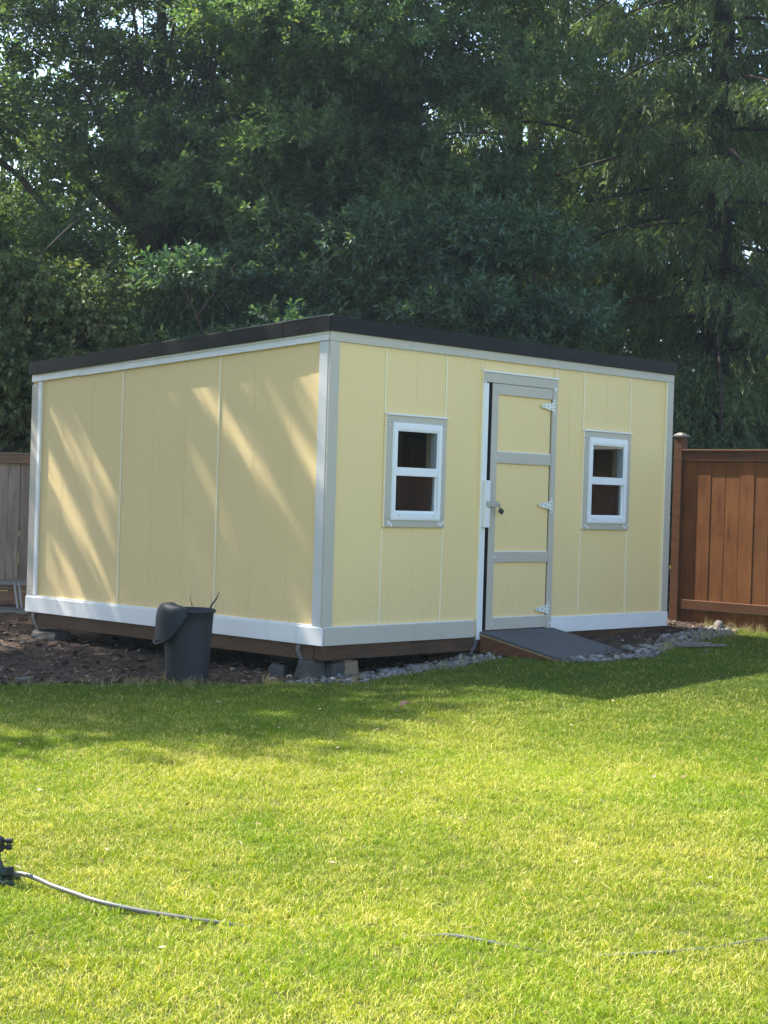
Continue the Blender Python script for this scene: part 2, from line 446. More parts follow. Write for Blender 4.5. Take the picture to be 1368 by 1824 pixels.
bm = bmesh.new(); bm.from_mesh(o.data)
bmesh.ops.delete(bm, geom=[v for v in bm.verts if not v.link_faces], context='VERTS')
bm.to_mesh(o.data); bm.free()
tag(o, kind='structure')

# ---- lawn grass
def blade_tuft(rng, n, rad, hmin, hmax, w, lean):
    Vs = []; Fs = []
    for i in range(n):
        a = rng.random() * 6.283; r = rad * math.sqrt(rng.random())
        b = np.array([r * math.cos(a), r * math.sin(a), -0.004])
        h = hmin + (hmax - hmin) * rng.random()
        t = rng.random() * 6.283
        ld = np.array([math.cos(t), math.sin(t), 0]) * lean * (0.3 + rng.random()) * h
        sa = rng.random() * 6.283
        s = np.array([math.cos(sa), math.sin(sa), 0]) * w * (0.6 + 0.7 * rng.random()) * 0.5
        mid = b + np.array([0, 0, h * 0.62]) + ld * 0.35
        tip = b + np.array([0, 0, h * (1.0 - 0.25 * lean * rng.random())]) + ld
        k = len(Vs)
        Vs += [b - s, b + s, mid - s * 0.85, mid + s * 0.85, tip]
        Fs += [(k, k + 1, k + 3), (k, k + 3, k + 2), (k + 2, k + 3, k + 4)]
    return np.array(Vs), np.array(Fs)

def grass_mat(name, greens, straws, dry_lo, dry_hi, trans=0.30, lush_shade=False):
    m = Mat(name)
    g = m.node('ShaderNodeNewGeometry'); oi = m.node('ShaderNodeObjectInfo')
    v = m.wpos()
    n1 = m.noise(v, 0.8, 4, 0.6); n2 = m.noise(v, 4.5, 3, 0.6)
    rnd = m.math('FRACT', m.math('ADD', m.math('MULTIPLY', g.outputs['Random Per Island'], 7.31), m.math('MULTIPLY', oi.outputs['Random'], 5.17)))
    gr = m.ramp(rnd, [(0.0, greens[0]), (0.5, greens[1]), (1.0, greens[2])])
    gr = m.mix(m.ramp(n1, [(0.38, (0.65, 0.65, 0.65)), (0.62, (0, 0, 0))]), gr, greens[3])
    n0 = m.noise(v, 0.33, 3, 0.55)
    hv = m.node('ShaderNodeHueSaturation'); mv = m.node('ShaderNodeMapRange'); mv.inputs[1].default_value = .35; mv.inputs[2].default_value = .65; mv.inputs[3].default_value = .8; mv.inputs[4].default_value = 1.15
    m.l.new(n0, mv.inputs[0]); m.l.new(mv.outputs[0], hv.inputs['Value']); m.l.new(gr, hv.inputs['Color']); gr = hv.outputs[0]
    st = m.ramp(rnd, [(0.0, straws[0]), (1.0, straws[1])])
    rnd2 = m.math('FRACT', m.math('ADD', m.math('MULTIPLY', rnd, 13.7), 0.3))
    dry = m.math('ADD', m.math('MULTIPLY', n1, 0.55), m.math('MULTIPLY', n2, 0.45))
    mr = m.node('ShaderNodeMapRange'); mr.inputs[1].default_value = 0.36; mr.inputs[2].default_value = 0.66
    mr.inputs[3].default_value = dry_lo; mr.inputs[4].default_value = dry_hi
    m.l.new(dry, mr.inputs[0])
    dryness = mr.outputs[0]
    if lush_shade:      # less straw near the shed, and the shade there painted into darker greens
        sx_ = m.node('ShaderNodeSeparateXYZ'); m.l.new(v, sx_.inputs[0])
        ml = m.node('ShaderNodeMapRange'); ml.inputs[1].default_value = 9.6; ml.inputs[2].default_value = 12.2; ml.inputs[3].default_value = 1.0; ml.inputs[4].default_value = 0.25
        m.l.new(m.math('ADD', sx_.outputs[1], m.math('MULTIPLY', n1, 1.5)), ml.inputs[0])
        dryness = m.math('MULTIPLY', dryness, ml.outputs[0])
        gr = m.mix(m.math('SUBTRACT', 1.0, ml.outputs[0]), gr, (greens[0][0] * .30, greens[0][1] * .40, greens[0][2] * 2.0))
    fac = m.math('LESS_THAN', rnd2, dryness)
    c = m.mix(fac, gr, st)
    m.base(c, 0.55, 0.25)
    tr = m.node('ShaderNodeBsdfTranslucent')
    m.l.new(m.mix(1.0, c, (1.25, 1.3, 0.7), 'MULTIPLY'), tr.inputs[0])
    ms = m.node('ShaderNodeMixShader'); ms.inputs[0].default_value = trans
    m.l.new(m.p.outputs[0], ms.inputs[1]); m.l.new(tr.outputs[0], ms.inputs[2]); m.l.new(ms.outputs[0], m.out.inputs[0])
    return m.m
MT['grass'] = grass_mat('lawn_blades', [(0.19, 0.27, 0.008), (0.31, 0.365, 0.010), (0.46, 0.47, 0.022), (0.165, 0.285, 0.012)], [(0.56, 0.50, 0.10), (0.72, 0.63, 0.25)], 0.03, 0.58, lush_shade=True)
MT['dry_grass'] = grass_mat('dry_blades', [(0.10, 0.14, 0.03), (0.16, 0.19, 0.045), (0.24, 0.24, 0.07), (0.12, 0.16, 0.03)], [(0.32, 0.26, 0.13), (0.50, 0.42, 0.25)], 0.55, 0.9)

def scatter(name, variants, pts, rotz, scl, var):
    coll = bpy.data.collections.new(name + '_variants')
    for k, me in enumerate(variants):
        ob = bpy.data.objects.new('%s_%02d' % (name, k), me)
        coll.objects.link(ob)
    me = bpy.data.meshes.new(name)
    me.vertices.add(len(pts)); me.vertices.foreach_set('co', np.asarray(pts, np.float32).ravel())
    at = me.attributes.new('rot', 'FLOAT_VECTOR', 'POINT')
    rv = np.zeros((len(pts), 3), np.float32); rv[:, 2] = rotz
    rv[:, 0] = (np.random.default_rng(3).random(len(pts)) - .5) * .35
    at.data.foreach_set('vector', rv.ravel())
    at = me.attributes.new('scl', 'FLOAT', 'POINT'); at.data.foreach_set('value', np.asarray(scl, np.float32))
    at = me.attributes.new('variant', 'INT', 'POINT'); at.data.foreach_set('value', np.asarray(var, np.int32))
    ob = link(name, me)
    ng = bpy.data.node_groups.new(name, 'GeometryNodeTree')
    ng.interface.new_socket('Geometry', in_out='INPUT', socket_type='NodeSocketGeometry')
    ng.interface.new_socket('Geometry', in_out='OUTPUT', socket_type='NodeSocketGeometry')
    N = ng.nodes; L = ng.links
    gi = N.new('NodeGroupInput'); go = N.new('NodeGroupOutput')
    ci = N.new('GeometryNodeCollectionInfo'); ci.inputs['Collection'].default_value = coll
    ci.inputs['Separate Children'].default_value = True; ci.inputs['Reset Children'].default_value = True
    iop = N.new('GeometryNodeInstanceOnPoints'); iop.inputs['Pick Instance'].default_value = True
    def na(nm, dt):
        q = N.new('GeometryNodeInputNamedAttribute'); q.data_type = dt; q.inputs['Name'].default_value = nm
        return q.outputs[0]
    L.new(gi.outputs[0], iop.inputs['Points']); L.new(ci.outputs[0], iop.inputs['Instance'])
    L.new(na('variant', 'INT'), iop.inputs['Instance Index']); L.new(na('rot', 'FLOAT_VECTOR'), iop.inputs['Rotation'])
    L.new(na('scl', 'FLOAT'), iop.inputs['Scale']); L.new(iop.outputs[0], go.inputs[0])
    md = ob.modifiers.new('scatter', 'NODES'); md.node_group = ng
    tag(ob, kind='stuff')
    return ob

def tuft_mesh(name, mat, *a):
    Vt, Ft = blade_tuft(*a)
    me = bpy.data.meshes.new(name); me.from_pydata(Vt.tolist(), [], Ft.tolist()); me.materials.append(mat); me.update()
    return me
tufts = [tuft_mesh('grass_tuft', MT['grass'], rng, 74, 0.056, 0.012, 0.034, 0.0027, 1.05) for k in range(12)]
sp = 0.056
px_, py_ = np.meshgrid(np.arange(-9, 9, sp), np.arange(3.4, 15.8, sp))
px_ = px_.ravel() + (rng.random(px_.size) - .5) * sp * 1.2
py_ = py_.ravel() + (rng.random(py_.size) - .5) * sp * 1.2
ey = edge_y(px_) + 0.05 * np.sin(px_ * 31) + 0.05 * (rng.random(px_.size) - .5)
lx_, ly_ = w2l(px_, py_)
k = (np.abs(px_) < 0.33 * py_ + 0.9) & (py_ < ey) & (lx_ < 5.12)
px_, py_ = px_[k], py_[k]
sv = 0.8 + 0.45 * rng.random(len(px_))
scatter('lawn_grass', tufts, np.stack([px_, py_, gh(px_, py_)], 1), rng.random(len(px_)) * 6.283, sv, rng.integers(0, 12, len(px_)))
# longer, drier grass along the edge of the soil and the stones
dt = [tuft_mesh('dry_tuft', MT['dry_grass'], rng, 16, 0.04, 0.05, 0.15, 0.0035, 0.75) for k in range(6)]
ex = np.concatenate([rng.uniform(-3.2, 3.3, 300), rng.uniform(0.2, 1.4, 120), rng.uniform(-1.8, -1.2, 40), rng.uniform(1.9, 3.2, 160)])
eyy = edge_y(ex) + rng.normal(-0.03, 0.07, len(ex))
ex2 = rng.uniform(2.2, 3.1, 60); eyy2 = edge_y(ex2) + rng.uniform(0.02, 0.4, 60)
ex3 = rng.uniform(3.02, 3.6, 50); eyy3 = 15.93 - (ex3 - 2.96) * 0.96 - rng.uniform(0.0, 0.12, 50)
ex = np.concatenate([ex, ex2, ex3]); eyy = np.concatenate([eyy, eyy2, eyy3])
lx_, ly_ = w2l(ex, eyy)
k = ~((lx_ > 1.62) & (lx_ < 2.75) & (ly_ > -1.1)) & (lx_ < 5.1)
ex, eyy = ex[k], eyy[k]
scatter('dry_edge_grass', dt, np.stack([ex, eyy, gh(ex, eyy)], 1), rng.random(len(ex)) * 6.283, 0.28 + 0.6 * rng.random(len(ex)) ** 3, rng.integers(0, 6, len(ex)))

# clippings and dry bits lying in the lawn
n = 420
cx_ = rng.uniform(-4, 4.5, n); cy_ = 4.2 + 8.5 * rng.random(n)
kk = (cy_ < edge_y(cx_) - .1) & (np.abs(cx_) < .3 * cy_ + .6); cx_, cy_ = cx_[kk], cy_[kk]; n = len(cx_)
q = rng.random(n) * 6.283; ln = rng.uniform(.006, .022, n); wd = ln * rng.uniform(.15, .5, n)
d = np.stack([np.cos(q), np.sin(q), rng.normal(0, .2, n)], 1); s_ = np.stack([-np.sin(q), np.cos(q), rng.normal(0, .3, n)], 1)
c0 = np.stack([cx_, cy_, gh(cx_, cy_) + .026 + .01 * rng.random(n)], 1)
Vv = np.stack([c0 - d * ln[:, None], c0 + s_ * wd[:, None], c0 + d * ln[:, None], c0 - s_ * wd[:, None] + np.array([0, 0, .004])], 1).reshape(-1, 3)
Ff = (np.arange(n)[:, None] * 4 + np.array([0, 1, 2, 0, 2, 3])[None]).reshape(-1, 3)
def bits_mat():
    m = Mat('dry_bits'); g_ = m.node('ShaderNodeNewGeometry')
    m.base(m.ramp(g_.outputs['Random Per Island'], [(0, (0.10, 0.065, 0.035)), (0.5, (0.26, 0.18, 0.09)), (1, (0.5, 0.42, 0.28))]), .9, .1)
    return m.m
tag(np_mesh('lawn_litter', Vv, Ff, bits_mat()), kind='stuff')

# ---- stone strip: the largest stones one by one, the small ones as one mass
def stone_mat(name, a, b):
    m = Mat(name)
    g = m.node('ShaderNodeNewGeometry'); oi = m.node('ShaderNodeObjectInfo')
    rnd = m.math('FRACT', m.math('ADD', g.outputs['Random Per Island'], oi.outputs['Random']))
    n = m.noise(m.wpos(), 45, 4, 0.6)
    c = m.ramp(rnd, [(0, a), (0.45, tuple((x + y) / 2 for x, y in zip(a, b))), (0.85, b), (1, (b[0] * 1.1, b[1] * .95, b[2] * .8))])
    c = m.mix(m.ramp(n, [(0.4, (0, 0, 0)), (0.7, (0.35, 0.35, 0.35))]), c, (0.13, 0.115, 0.10))
    m.base(c, 0.7, 0.3); m.bump(n, 0.3, 0.003)
    return m.m
MT['stone'] = stone_mat('river_stone', (0.085, 0.082, 0.075), (0.27, 0.262, 0.245))
def stone_shape(rng, seg=7, ring=4):
    vs = [(0, 0, -1)]; fs = []
    for r in range(1, ring):
        ph = -math.pi / 2 + math.pi * r / ring
        for s in range(seg):
            th = 2 * math.pi * s / seg + 0.3 * r
            vs.append((math.cos(ph) * math.cos(th), math.cos(ph) * math.sin(th), math.sin(ph)))
    vs.append((0, 0, 1))
    for s in range(seg):
        fs.append((0, 1 + (s + 1) % seg, 1 + s))
        e = 1 + (ring - 2) * seg
        fs.append((e + s, e + (s + 1) % seg, len(vs) - 1))
    for r in range(ring - 2):
        for s in range(seg):
            a = 1 + r * seg + s; b = 1 + r * seg + (s + 1) % seg
            fs.append((a, b, b + seg)); fs.append((a, b + seg, a + seg))
    v = np.array(vs) * (1 + rng.normal(0, 0.09, (len(vs), 1)))
    v *= np.array([1.0, rng.uniform(0.6, 0.9), rng.uniform(0.42, 0.68)])
    return v, np.array(fs)
svar = [stone_shape(rng) for k in range(8)]
sx = rng.uniform(-0.75, 3.25, 9000); sy = edge_y(sx) + rng.random(9000) ** 1.15 * 0.62 - 0.05
lx_, ly_ = w2l(sx, sy)
dens = np.where(sx < 0, 0.55, 1.0) * np.where((lx_ > 2.7) & (lx_ < 3.5) & (ly_ > -0.62) & (ly_ < -0.3), 0.12, 1)
# stones thin out under the shed, none inside the ramp
ok = ~((lx_ > 1.66) & (lx_ < 2.70) & (ly_ > -0.90)) & (ly_ < 0.25) & (rng.random(9000) < dens) & (lx_ > -0.55) & (lx_ < 4.95)
ok &= ~((lx_ < 0.25) & (ly_ > 0.05))
sx, sy = sx[ok][:2300], sy[ok][:2300]
ssz = np.where(rng.random(len(sx)) < 0.16, rng.uniform(0.026, 0.044, len(sx)), rng.uniform(0.009, 0.024, len(sx)))
order = np.argsort(-ssz)
bed = tag(empty('stone_bed', (0, 0, 0)), kind='structure')
smesh = []
for v, f in svar:
    me = bpy.data.meshes.new('stone'); me.from_pydata(v.tolist(), [], f.tolist()); me.materials.append(MT['stone'])
    me.polygons.foreach_set('use_smooth', np.ones(len(f), bool)); me.update(); smesh.append(me)
for i in order[:290]:
    ob = bpy.data.objects.new('stone', smesh[i % 8]); col.objects.link(ob); ob.parent = bed
    s = float(ssz[i])
    ob.location = (sx[i], sy[i], float(gh(sx[i], sy[i])) + s * 0.42 + 0.008)
    ob.rotation_euler = (rng.normal(0, .25), rng.normal(0, .25), rng.random() * 6.28); ob.scale = (s, s, s)
AV, AF, off = [], [], 0
for i in order[290:]:
    v, f = svar[i % 8]
    a = rng.random() * 6.28; c, s_ = math.cos(a), math.sin(a)
    w = v * ssz[i]; w = np.stack([w[:, 0] * c - w[:, 1] * s_, w[:, 0] * s_ + w[:, 1] * c, w[:, 2]], 1)
    AV.append(w + np.array([sx[i], sy[i], float(gh(sx[i], sy[i])) + ssz[i] * 0.3 + 0.012 * rng.random() + 0.006])); AF.append(f + off); off += len(v)
o = np_mesh('pebbles', np.concatenate(AV), np.concatenate(AF), MT['stone'], bed, smooth=True); tag(o, kind='stuff')

# ---- chips, bark and leaf litter on the soil
def litter_mat():
    m = Mat('bark_litter')
    g = m.node('ShaderNodeNewGeometry')
    c = m.ramp(g.outputs['Random Per Island'], [(0, (0.035, 0.024, 0.017)), (0.5, (0.10, 0.066, 0.045)), (0.88, (0.19, 0.135, 0.09)), (0.97, (0.36, 0.31, 0.25))])
    m.base(c, 0.9, 0.15)
    return m.m
n = 9000
lx_ = rng.uniform(-4.6, 3.0, n); ly_ = edge_y(lx_) + rng.random(n) ** 1.3 * 5.0
q = rng.random(n) * 6.283; ln = rng.uniform(0.008, 0.03, n) * np.where(rng.random(n) < 0.1, 2.0, 1); wd = ln * rng.uniform(0.2, 0.6, n)
d = np.stack([np.cos(q), np.sin(q), rng.normal(0, .25, n)], 1); s = np.stack([-np.sin(q), np.cos(q), rng.normal(0, .3, n)], 1)
c0 = np.stack([lx_, ly_, gh(lx_, ly_) + 0.02 + 0.014 * rng.random(n)], 1)
Vv = np.stack([c0 - d * ln[:, None], c0 + s * wd[:, None], c0 + d * ln[:, None], c0 - s * wd[:, None] + np.array([0, 0, .006])], 1).reshape(-1, 3)
Ff = (np.arange(n)[:, None] * 4 + np.array([0, 1, 2, 0, 2, 3])[None]).reshape(-1, 3)
o = np_mesh('bark_litter', Vv, Ff, litter_mat()); tag(o, kind='stuff')

# ------------------------------------------------------------------ the shed
WX, WY = 4.337, 3.695            # front wall length, side wall length
def roof_z(y): return 2.795 - 0.0575 * y
shed = tag(empty('garden_shed', (OX, OY, 0), ANG), 'pale yellow panelled shed with grey and white trim and black roof edge', 'shed')
ZB, ZT = 0.425, 2.70
Y = MT['yellow']
# front panels (outer face at y = 0)
g = 0.002
def fpanel(x0, x1, z0, z1): return box('wall_panel', Y, shed, x0 + g, x1 - g, 0.0, 0.014, z0, z1)
fpanel(0.0, 0.583, ZB, ZT)
fpanel(0.583, 1.262, 2.06, ZT); fpanel(0.583, 1.262, ZB, 1.35)
fpanel(1.262, 1.70, ZB, ZT)
fpanel(1.70, 2.60, 2.46, ZT)
fpanel(2.60, 3.023, ZB, ZT)
fpanel(3.023, 3.697, 2.06, ZT); fpanel(3.023, 3.697, ZB, 1.35)
fpanel(3.697, WX, ZB, ZT)
for x0, x1 in ((0.583, 0.665), (1.195, 1.262), (3.023, 3.10), (3.66, 3.697)): fpanel(x0, x1, 1.352, 2.058)
# left wall panels (outer face at x = 0), the top follows the roof
def lpanel(y0, y1):
    y0 += g; y1 -= g
    MB().hexa([(0, y0, ZB), (0.014, y0, ZB), (0.014, y1, ZB), (0, y1, ZB), (0, y0, roof_z(y0) - .05), (0.014, y0, roof_z(y0) - .05), (0.014, y1, roof_z(y1) - .05), (0, y1, roof_z(y1) - .05)]).build('wall_panel', Y, shed)
lpanel(0.016, 1.205); lpanel(1.205, 2.42); lpanel(2.42, WY)
# right and back walls
MB().hexa([(WX - .014, .016, ZB), (WX, .016, ZB), (WX, WY, ZB), (WX - .014, WY, ZB), (WX - .014, .016, roof_z(0) - .05), (WX, .016, roof_z(0) - .05), (WX, WY, roof_z(WY) - .05), (WX - .014, WY, roof_z(WY) - .05)]).build('wall_panel', Y, shed)
box('wall_panel', Y, shed, 0.016, WX - .016, WY - .014, WY, ZB, roof_z(WY) - .05)
# inside: boarded lining on the far walls, studs, floor and roof boards
for i in range(14):
    z0 = 0.50 + i * 0.142
    box('lining_board', MT['inner_wood'], shed, 0.12, WX - .1, WY - 0.10, WY - 0.085, z0, z0 + 0.137)
for i in range(9):
    x0 = 0.05 + i * 0.52
    box('stud', MT['stud'], shed, x0, x0 + .04, WY - .083, WY - .016, .5, 2.48)
for i in range(8):
    y0 = 0.4 + i * 0.4
    box('stud', MT['stud'], shed, WX - .104, WX - .016, y0, y0 + .04, .5, roof_z(y0) - .13)
    box('rafter', MT['stud'], shed, 0.1, WX - .11, y0, y0 + .04, roof_z(y0) - .2, roof_z(y0) - .07)
for x0 in (0.60, 1.22, 1.66, 2.64, 3.04, 3.68, 0.03, 4.2):
    box('stud', MT['stud'], shed, x0, x0 + .038, 0.016, 0.095, .5, 2.6)
box('floor_deck', MT['inner_wood'], shed, 0.02, WX - .02, 0.02, WY - .02, 0.44, 0.492)
# roof
rf = MB().hexa([(-.03, -.02, roof_z(-.02) - .05), (WX + .004, -.02, roof_z(-.02) - .05), (WX + .004, WY + .012, roof_z(WY) - .05), (-.03, WY + .012, roof_z(WY) - .05),
                (-.03, -.02, roof_z(-.02) - .012), (WX + .004, -.02, roof_z(-.02) - .012), (WX + .004, WY + .012, roof_z(WY) - .012), (-.03, WY + .012, roof_z(WY) - .012)]).build('roof', MT['roof'], shed)
FH = 0.104
BM = MT['black_metal']
fz = 2.795
cuts = [-.048, 2.5, WX + .020]
for a, b in zip(cuts, cuts[1:]):
    box('fascia', BM, rf, a + .001, b - .001, -.034, -.020, fz - FH, fz + .004, .002)
def lfascia(name, x0, x1, y0, y1, h0, h1, mat, parent, bev=0.0):
    return MB().hexa([(x0, y0, roof_z(y0) + h0), (x1, y0, roof_z(y0) + h0), (x1, y1, roof_z(y1) + h0), (x0, y1, roof_z(y1) + h0),
                      (x0, y0, roof_z(y0) + h1), (x1, y0, roof_z(y0) + h1), (x1, y1, roof_z(y1) + h1), (x0, y1, roof_z(y1) + h1)], bev).build(name, mat, parent)
lc = [-.034, 0.46, 1.02, WY + .014]
for k, (a, b) in enumerate(zip(lc, lc[1:])):
    lfascia('fascia', -.048 - .002 * (k % 2), -.031, a + (0 if k == 0 else .001), b - .001, -FH, .004, BM, rf, .002)
lfascia('fascia', WX + .005, WX + .0195, -.019, WY + .014, -FH, .004, BM, rf)
lfascia('drip_edge', -.050, -.0305, -.0, 1.0, .0045, .010, MT['galv'], rf)
lfascia('sunlit_strip', -.030, -.0215, .0, 2.3, -.122, -.108, MT['white_trim'], shed)  # white strip that paints the sunlit line under the fascia
# screw heads on the fascia
for x in (0.55, 1.3, 2.0, 2.9, 3.6, 4.2): MB().lathe([(0, .004), (.005, .003), (.006, 0)], 8).build('screw', MT['screw'], rf).matrix_local = Matrix.Translation((x, -.0345, fz - .06)) @ Matrix.Rotation(R(90), 4, 'X')
for y in (0.3, 0.75, 1.45, 2.1, 2.75, 3.3): MB().lathe([(0, .004), (.006, .003), (.007, 0)], 8).build('screw', MT['screw'], rf).matrix_local = Matrix.Translation((-.0505, y, roof_z(y) - .06)) @ Matrix.Rotation(R(-90), 4, 'Y')
# frieze boards
G, W, CR = MT['grey_trim'], MT['white_trim'], MT['cream']
box('frieze_board', G, shed, -.019, 3.05, -.019, -.001, 2.622, 2.77, .002)
box('frieze_board', G, shed, 3.052, WX + .002, -.019, -.001, 2.622, 2.77, .002)
lfascia('frieze_board', -.021, -.001, 0.0, 3.0, -.170, -.03, W, shed, .002)
lfascia('frieze_board', -.023, -.001, 3.002, WY, -.166, -.03, W, shed, .002)
# corner boards
box('corner_board', G, shed, -.020, .078, -.021, -.001, .556, 2.62, .003)
MB().hexa([(-.022, 0.0, .556), (-.001, 0.0, .556), (-.001, .092, .556), (-.022, .092, .556), (-.022, 0.0, 2.618), (-.001, 0.0, 2.618), (-.001, .092, 2.613), (-.022, .092, 2.613)], .003).build('corner_board', MT['pale_grey'], shed)
MB().hexa([(-.02, 3.60, .566), (-.001, 3.60, .566), (-.001, WY, .566), (-.02, WY, .566), (-.02, 3.60, 2.40), (-.001, 3.60, 2.40), (-.001, WY, 2.395), (-.02, WY, 2.395)], .003).build('corner_board', G, shed)
MB().hexa([(-.022, 3.555, .566), (-.001, 3.555, .566), (-.001, 3.598, .566), (-.022, 3.598, .566), (-.022, 3.555, 2.42), (-.001, 3.555, 2.42), (-.001, 3.598, 2.418), (-.022, 3.598, 2.418)], .002).build('corner_batten', W, shed)
box('corner_board', G, shed, 4.242, WX + .001, -.020, -.001, .556, 2.62, .003)
box('corner_batten', CR, shed, 4.230, 4.2405, -.021, -.001, .556, 2.62, .001)
# base boards
box('base_board', G, shed, -.018, 1.655, -.026, -.001, .418, .548, .003)
box('base_cap', W, shed, -.002, 1.655, -.024, -.001, .5485, .5555, .001)
box('base_board', W, shed, 2.638, WX + .003, -.026, -.001, .418, .548, .003)
box('base_cap', CR, shed, 2.640, WX, -.014, -.001, .5485, .5555, .001)
box('base_board', W, shed, -.028, -.001, -.026, WY + .004, .418, .550, .003)
box('base_cap', W, shed, -.020, -.001, 0.0, WY, .5505, .564, .002)
# battens over the panel joints
def vb(x, z0, z1): box('batten', CR, shed, x - .007, x + .007, -.006, -.0005, z0, z1, .001)
vb(.583, 2.135, 2.62); vb(.583, .556, 1.28); vb(1.262, 2.128, 2.62); vb(1.262, .556, 1.28)
vb(1.683, 2.535, 2.62); vb(2.633, 2.535, 2.62)
vb(3.023, 2.135, 2.62); vb(3.023, .556, 1.28); vb(3.697, 2.13, 2.62); vb(3.697, .556, 1.28)
def hb(x0, x1, z): box('batten', CR, shed, x0, x1, -.004, -.0005, z - .004, z + .004, .001)
hb(.085, 1.66, 2.6165); hb(2.65, 4.225, 2.6165)
for y in (1.205, 2.42):
    MB().hexa([(-.006, y - .008, .566), (-.0005, y - .008, .566), (-.0005, y + .008, .566), (-.006, y + .008, .566), (-.006, y - .008, roof_z(y) - .175), (-.0005, y - .008, roof_z(y) - .175), (-.0005, y + .008, roof_z(y) - .175), (-.006, y + .008, roof_z(y) - .175)], .001).build('batten', CR, shed)
MT['groove'] = paint('siding_groove', tuple(x * .95 for x in YEL), .7, .05, bump=0)
for y in (.40, .80, 1.61, 2.01, 2.83, 3.24): box('groove', MT['groove'], shed, -.0009, -.0003, y - .0016, y + .0016, .566, roof_z(y) - .172)
for x, z0, z1 in ((.93, 2.14, 2.61), (.93, .556, 1.28), (3.36, 2.14, 2.61), (3.36, .556, 1.28), (2.83, .556, 2.61)): box('groove', MT['groove'], shed, x - .0014, x + .0014, -.0009, -.0003, z0, z1)
# nail heads on the side wall and front wall panels
nail = MB().lathe([(0, .0012), (.0024, .001), (.0032, 0)], 7).build('nail_head', MT['screw'], shed)
nail.matrix_local = Matrix.Translation((-.0005, .62, 1.0)) @ Matrix.Rotation(R(-90), 4, 'Y')
rn = random.Random(4)
for y in (.30, .62, .93, 1.24, 1.60, 1.92, 2.20, 2.45, 2.80, 3.12, 3.40):
    for z in (.75, 1.05, 1.38, 1.72, 2.05, 2.32):
        if rn.random() < .55: continue
        c = nail.copy(); col.objects.link(c)
        c.matrix_local = Matrix.Translation((-.0005, y + rn.uniform(-.012, .012), z + rn.uniform(-.06, .06))) @ Matrix.Rotation(R(-90), 4, 'Y')
for x in (.32, .56, .93, 1.24, 1.48, 2.83, 3.0, 3.36, 3.68, 3.95):
    for z in (.70, .98, 1.2, 2.2, 2.5):
        if rn.random() < .55: continue
        c = nail.copy(); col.objects.link(c)
        c.matrix_local = Matrix.Translation((x + rn.uniform(-.01, .01), -.0005, z + rn.uniform(-.05, .05))) @ Matrix.Rotation(R(90), 4, 'X')

